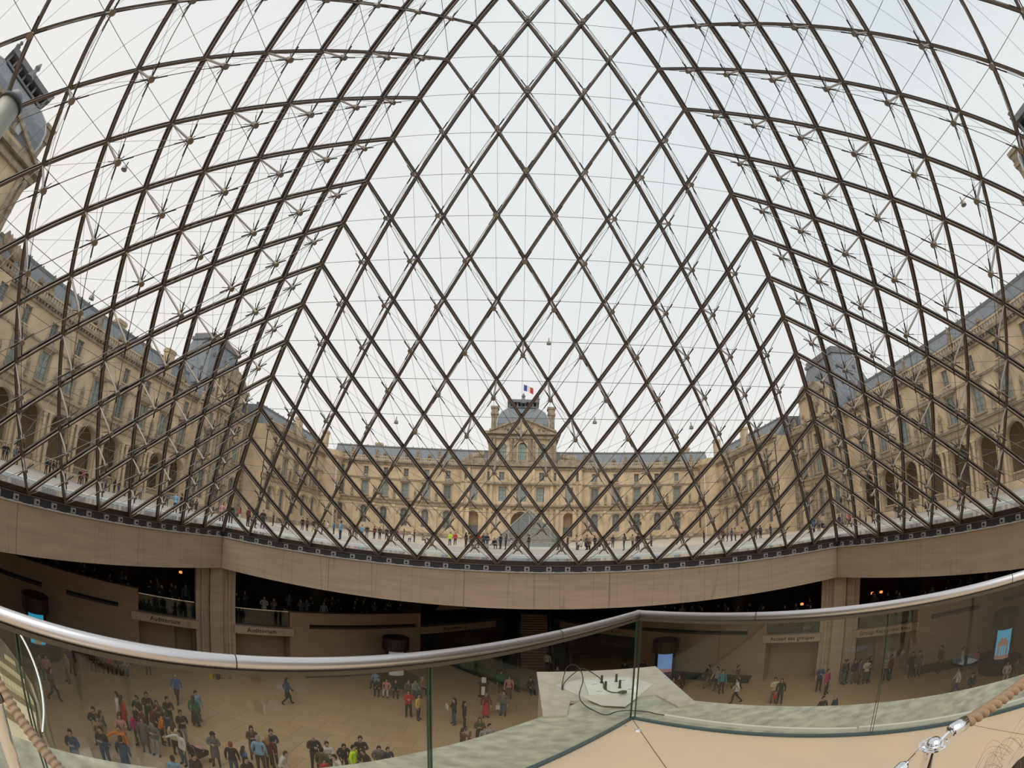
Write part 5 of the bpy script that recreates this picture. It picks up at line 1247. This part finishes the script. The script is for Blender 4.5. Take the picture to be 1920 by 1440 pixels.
# warm gallery shop lamps
for s, a, dd, zz in ((-1,19.8,-6,-4.0),(-1,17.2,-6,-4.6),(1,19.9,-6,-4.7),(1,20.4,-6,-4.7),(1,16.0,-5,-4.8)):
    x = s*(a-dd/S2); y = 36.6-a-dd/S2
    t = thing('shop_lamp', 'small orange glowing shop lamp deep in the %s gallery near the pillar, %s' % ('left' if s<0 else 'right', {19.8:'upper one',17.2:'inner one',19.9:'first',20.4:'second',16.0:'centre side'}[a]), 'lamp', (x,y,zz))
    MB().lathe((x,y,zz), [(.0,-.12),(.13,-.08),(.13,.05),(.0,.1)], 8).build('shade', mat('lamp_glow', (1,.33,.08), .5, emit=1.2), t)
# ------------------------------------------------------------------ people in the court: (x px, head y, foot y, pose, top, bottom, label)
def court(u, hv, fv, pose, top, bot, label, face=None, **k):
    h = k.pop('h', 1.70); hh_ = h*(.745 if pose == 'sit' else 1)
    a1, a2 = unproj(u, hv), unproj(u, fv)
    e1 = math.atan2(a1.z, math.hypot(a1.x, a1.y)); e2 = math.atan2(a2.z, math.hypot(a2.x, a2.y))
    Dd = hh_/max(math.tan(e1)-math.tan(e2), .012); Dd = min(Dd, 60)
    d = Vector((a2.x, a2.y, 0)).normalized(); p = CAM + d*Dd
    m_ = max(abs(p.x), abs(p.y))
    if m_ < 27.0: p = CAM + d*Dd*(27.5-0)/m_
    if abs(p.x) > 47.5: p = CAM + d*(46.5/abs(d.x))
    if abs(p.x) < 8 and p.y > 45.5: p = CAM + d*((45.5-CAM.y)/d.y)
    NP[0] += 1; random.seed(NP[0]*7); f = math.atan2(CAM.y-p.y, CAM.x-p.x)-PI/2 + (random.uniform(-2.5,2.5) if face is None else math.radians(face))
    person(p.x, p.y, -.02, f, pose, top, bot, label, h=h, simple=True, **k)
C = [
(5,838,860,'stand','black','dark','dark pair member furthest left on the court, nearer the frame edge'),(12,840,860,'stand','dark','dark','second dark figure at the left frame edge of the court'),(27,838,857,'stand','grey','dark','grey figure by the arcade bench at the far left'),(31,861,880,'stand','black','black','lone black figure on the grey paving at the far left'),
(85,866,893,'stand','black','dark','black coated figure, left of a trio before the left arcade'),(92,868,892,'stand','brown','dark','brown figure in the middle of the trio before the left arcade'),(98,869,895,'walk','dark','jean','right one of the trio before the left arcade'),
(148,888,910,'stand','black','black','black figure left of the red jacket before the left wing'),(153,893,911,'stand','red','dark','person in red jacket before the left wing'),(161,888,908,'stand','dark','dark','charcoal figure right of the red jacket before the left wing'),
(196,904,926,'stand','grey','dark','grey figure starting the crowd under the third lit arch'),(204,906,926,'stand','tan','dark','tan figure in the crowd below the left wing'),(213,905,928,'stand','black','dark','black figure in the crowd below the left wing'),(221,912,930,'stand','brown','jean','brown figure in the crowd below the left wing'),(240,915,934,'stand','dark','dark','dark figure right of the left wing crowd'),(262,922,940,'stand','lgrey','dark','pale grey figure below the left lamp post'),
(301,928,945,'stand','red','dark','person with reddish top near the left pavilion'),(312,930,948,'stand','grey','dark','grey figure near the left pavilion'),(327,925,972,'stand','lblue','navy','tall figure in blue jacket close to the left glass face', 1),(337,930,972,'stand','black','black','tall figure in black close to the left glass face', 1),
(358,938,960,'stand','olive','dark','olive figure behind the left lattice'),(367,940,962,'stand','black','dark','black figure behind the left lattice'),(388,950,970,'stand','white','dark','white topped figure near the left corner'),(414,947,990,'stand','pink','navy','person in faded pink top at the left corner of the glass', 1),(431,950,990,'stand','black','black','black coated person at the left corner of the glass', 1),
(463,962,1000,'stand','maroon','dark','person in maroon coat and red hat just right of the left corner', 1, ('hat:red',)),(477,962,1001,'stand','black','dark','person in black beside the red hat', 1),(491,966,1002,'stand','dark','dark','person in long dark coat third from the left corner', 1, ('coat',)),(447,986,1003,'stand','red','white','small child in red near the left corner', 1),
(511,975,994,'stand','dark','dark','lone dark figure standing before the curved corner'),(538,975,990,'walk','navy','dark','navy figure walking behind the lattice left of centre'),(566,978,998,'stand','black','dark','left black figure of a small pair'),(575,977,998,'stand','brown','dark','brown figure of the small pair'),(587,982,1000,'walk','dark','tan','dark figure walking right of the small pair'),
(602,988,1016,'bend','olive','jean','person in olive leaning over left of centre', 1),(612,996,1015,'stand','white','tan','child in white beside the leaning person', 1),(625,984,1008,'stand','blue','dark','person in blue jacket facing away'),(637,984,1020,'stand','lblue','navy','person in light blue hood and jeans standing left of centre', 1),(655,992,1010,'stand','tan','dark','tan figure behind the light blue hood'),
(667,998,1018,'stand','red','dark','person in red jacket left of the first centre diamond'),(677,1000,1020,'stand','lblue','grey','person in grey blue beside the red jacket'),(687,998,1019,'stand','dark','grey','person with pale hat in the left centre queue', 0, ('hat:white',)),(701,996,1016,'stand','maroon','dark','maroon figure in the left centre queue'),(711,1001,1022,'stand','black','dark','black figure in the left centre queue'),
(724,1003,1022,'stand','navy','dark','navy figure left of the queue middle'),(733,998,1022,'stand','dark','dark','dark figure at the queue middle'),(742,999,1021,'stand','brown','dark','brown figure at the queue middle'),(746,1008,1024,'stand','pink','grey','person in pale pink jacket in the queue'),(756,998,1021,'stand','grey','dark','grey figure right of the pink jacket'),(768,1008,1024,'sit','white','jean','person in white and blue crouching in the queue'),(776,1000,1022,'stand','black','dark','black figure right of the crouching person'),(791,1008,1024,'sit','tan','dark','seated tan figure at the queue end'),
(843,1006,1032,'stand','hivis','jean','worker in yellow high visibility vest left of the small pyramid', 1),(853,1004,1024,'stand','red','dark','person in bright red jacket beside the yellow vest'),(873,1008,1030,'stand','black','dark','black figure left of the small pyramid'),(883,1006,1030,'stand','brown','dark','brown figure left of the small pyramid'),(897,1016,1032,'stand','red','grey','child in red dress left of the small pyramid', 1),(906,1006,1030,'stand','dark','dark','dark figure right of the red child'),(913,1005,1030,'stand','navy','grey','navy figure close to the small pyramid corner'),
(926,1018,1036,'sit','black','black','seated person in black before the small pyramid', 1),(938,1006,1034,'stand','black','dark','left one of two broad figures in black before the small pyramid', 1),(948,1004,1034,'stand','navy','dark','right one of two broad figures in navy before the small pyramid', 1),(957,1014,1032,'sit','white','grey','seated person in white with reddish hair beside the navy figure', 1),
(991,1009,1034,'stand','black','grey','person in black standing before the middle of the small pyramid', 1),(1046,1014,1034,'stand','green','grey','person in bright green at the right corner of the small pyramid', 1),(1053,1018,1035,'sit','grey','grey','seated grey figure beside the bright green one', 1),(1064,1012,1037,'stand','black','dark','black figure right of the small pyramid', 1),
(1081,1008,1032,'stand','pink','grey','person in salmon pink top right of the small pyramid'),(1090,1018,1036,'sit','white','dark','seated pale figure in the right group', 1),(1097,1014,1035,'sit','navy','dark','seated navy figure in the right group', 1),(1104,1016,1036,'sit','brown','dark','seated brown figure in the right group', 1),(1100,1003,1024,'stand','brown','dark','brown figure standing behind the right group'),(1115,1010,1034,'stand','black','dark','black figure standing in the right group', 1),(1124,1014,1036,'sit','black','dark','seated black figure in the right group', 1),(1134,1016,1037,'sit','maroon','dark','seated maroon figure at the right end of the group', 1),
(1149,1010,1029,'stand','navy','dark','lone navy figure right of the seated group'),(1170,1004,1036,'stand','olive','jean','man with olive top and backpack right of centre', 1, ('pack:brown',)),(1196,1004,1037,'stand','black','dark','man in black with dark trousers right of the backpack man', 1),(1186,1016,1034,'stand','tan','dark','smaller tan figure between the two men'),(1221,1018,1036,'stand','grey','dark','grey figure right of the man in black'),
(1274,1010,1021,'walk','magenta','dark','child in hot pink far out on the right of the court'),(1320,1001,1016,'stand','black','dark','lone black figure far out right of centre'),(1356,994,1013,'stand','brown','dark','brown figure starting the right hand crowd'),(1364,993,1013,'stand','grey','dark','grey figure in the right hand crowd'),(1372,998,1018,'stand','jean','jean','denim figure in the right hand crowd'),(1379,992,1012,'stand','tan','dark','tan figure in the right hand crowd'),(1391,992,1010,'stand','pink','dark','pale pink figure in the right hand crowd'),(1417,989,1012,'stand','dark','dark','left one of a dark pair at the right'),(1426,990,1013,'stand','navy','navy','right one of the dark pair at the right'),(1445,988,1003,'stand','navy','dark','navy figure right of the dark pair'),
(1527,978,999,'stand','blue','dark','blue jacket by the right corner of the glass'),(1536,978,998,'stand','grey','dark','grey figure by the right corner of the glass'),(1542,980,998,'sit','black','dark','seated black figure by the right corner'),(1574,968,986,'stand','navy','dark','navy figure right of the corner bar'),(1593,971,987,'walk','red','dark','person in red coat right of the corner bar'),(1613,966,984,'stand','brown','dark','brown figure along the right wing'),(1624,966,983,'stand','tan','dark','tan figure along the right wing'),(1636,963,980,'stand','black','dark','black figure along the right wing'),(1645,963,978,'stand','grey','dark','grey figure along the right wing'),
(1680,954,970,'stand','dark','lgrey','left one of three before the right arcade'),(1686,954,970,'stand','black','dark','middle one of three before the right arcade'),(1692,955,970,'stand','grey','dark','right one of three before the right arcade'),(1714,940,984,'walk','brown','black','man in brown coat striding just outside the right glass face', 1),(1801,925,965,'walk','pink','dark','person in pale pink with backpack outside the right glass face', 1, ('pack:grey',)),
(1853,914,936,'stand','black','black','black figure left of the pair near the right frame edge'),(1862,912,934,'stand','grey','dark','grey figure right of the pair near the right frame edge'),(1734,930,944,'sit','dark','dark','dark seated figure before the right arcade'),(1755,934,950,'stand','black','dark','black figure before the second right arch')]
for c_ in C:
    ex = c_[8] if len(c_) > 8 else ()
    court(*c_[:7], extra=ex, long=(c_[0] % 3 == 0), hair='bhair' if c_[0] % 4 == 0 else 'hair')
# figure whose frizzy hair and forehead show at the bottom right corner
hp = rayp(68.6, -30.2, 1.12)
t = person(hp.x+.03, hp.y-.03, -.4, math.radians(-60), 'stand', 'brown', 'dark', 'child with frizzy loose hair strands at the bottom right corner', h=(hp.z+.4)*1.0, hair='bhair', skin=2)
m = MB()
hc = Vector((hp.x+.03, hp.y-.03, hp.z-.06))
for k in range(44):
    a = k*.61+random.uniform(-.5,.5); rr_ = random.uniform(.6,1.3); p0 = hc+Vector((.07*math.cos(a), .07*math.sin(a), .05)); p1 = p0+Vector((.06*rr_*math.cos(a+.5), .06*rr_*math.sin(a+.5), random.uniform(.0,.06))); p2 = p1+Vector((.03*math.cos(a+1.4), .05*math.sin(a+1.6), -.12))
    m.tube(spline([p0, p1, p2], 14), .00035, 3)
s_ = t.scale[0]; M_ = (Matrix.Translation(t.location) @ Matrix.Rotation(t.rotation_euler.z, 4, 'Z') @ Matrix.Scale(s_, 4)).inverted()
m.xform(M_); o = m.build('hair_strands', mat('grey_hair_strand', (.20,.17,.17), .5), t, local=True)
# small lamps hanging from the cables
for u, v, d, lab in ((1029,642,21,'small hanging floodlight right of the pyramid centre line'),(743,790,21,'small hanging floodlight left of the far dome'),(1115,790,21,'small hanging floodlight right of the far dome'),(235,314,15,'small round floodlight high on the left glass face'),(173,556,16,'small round floodlight low on the left glass face'),(1805,380,16,'small round floodlight high on the right glass face'),(1296,800,21,'small hanging floodlight before the right inner wing')):
    p = CAM + unproj(u, v)*d
    t = thing('floodlight', lab, 'floodlight', tuple(p)); MB().lathe(tuple(p), [(.11,-.10),(.09,.0),(.04,.06),(.02,.1)], 10).build('housing', STEEL, t); MB().lathe(tuple(p), [(.02,.1),(.015,.22)], 6).build('bracket', BLACKS, t); MB().lathe(tuple(p), [(.09,-.11),(.0,-.115)], 10).build('lens', GREYP, t)

# lettering becomes plain meshes
dg = bpy.context.evaluated_depsgraph_get(); dg.update()
for o in [o for o in bpy.data.objects if o.type == 'FONT']:
    me = bpy.data.meshes.new_from_object(o.evaluated_get(dg)); q = bpy.data.objects.new('lettering', me); COL.objects.link(q)
    q.parent = o.parent; q.location = o.location; q.rotation_euler = o.rotation_euler; bpy.data.objects.remove(o)
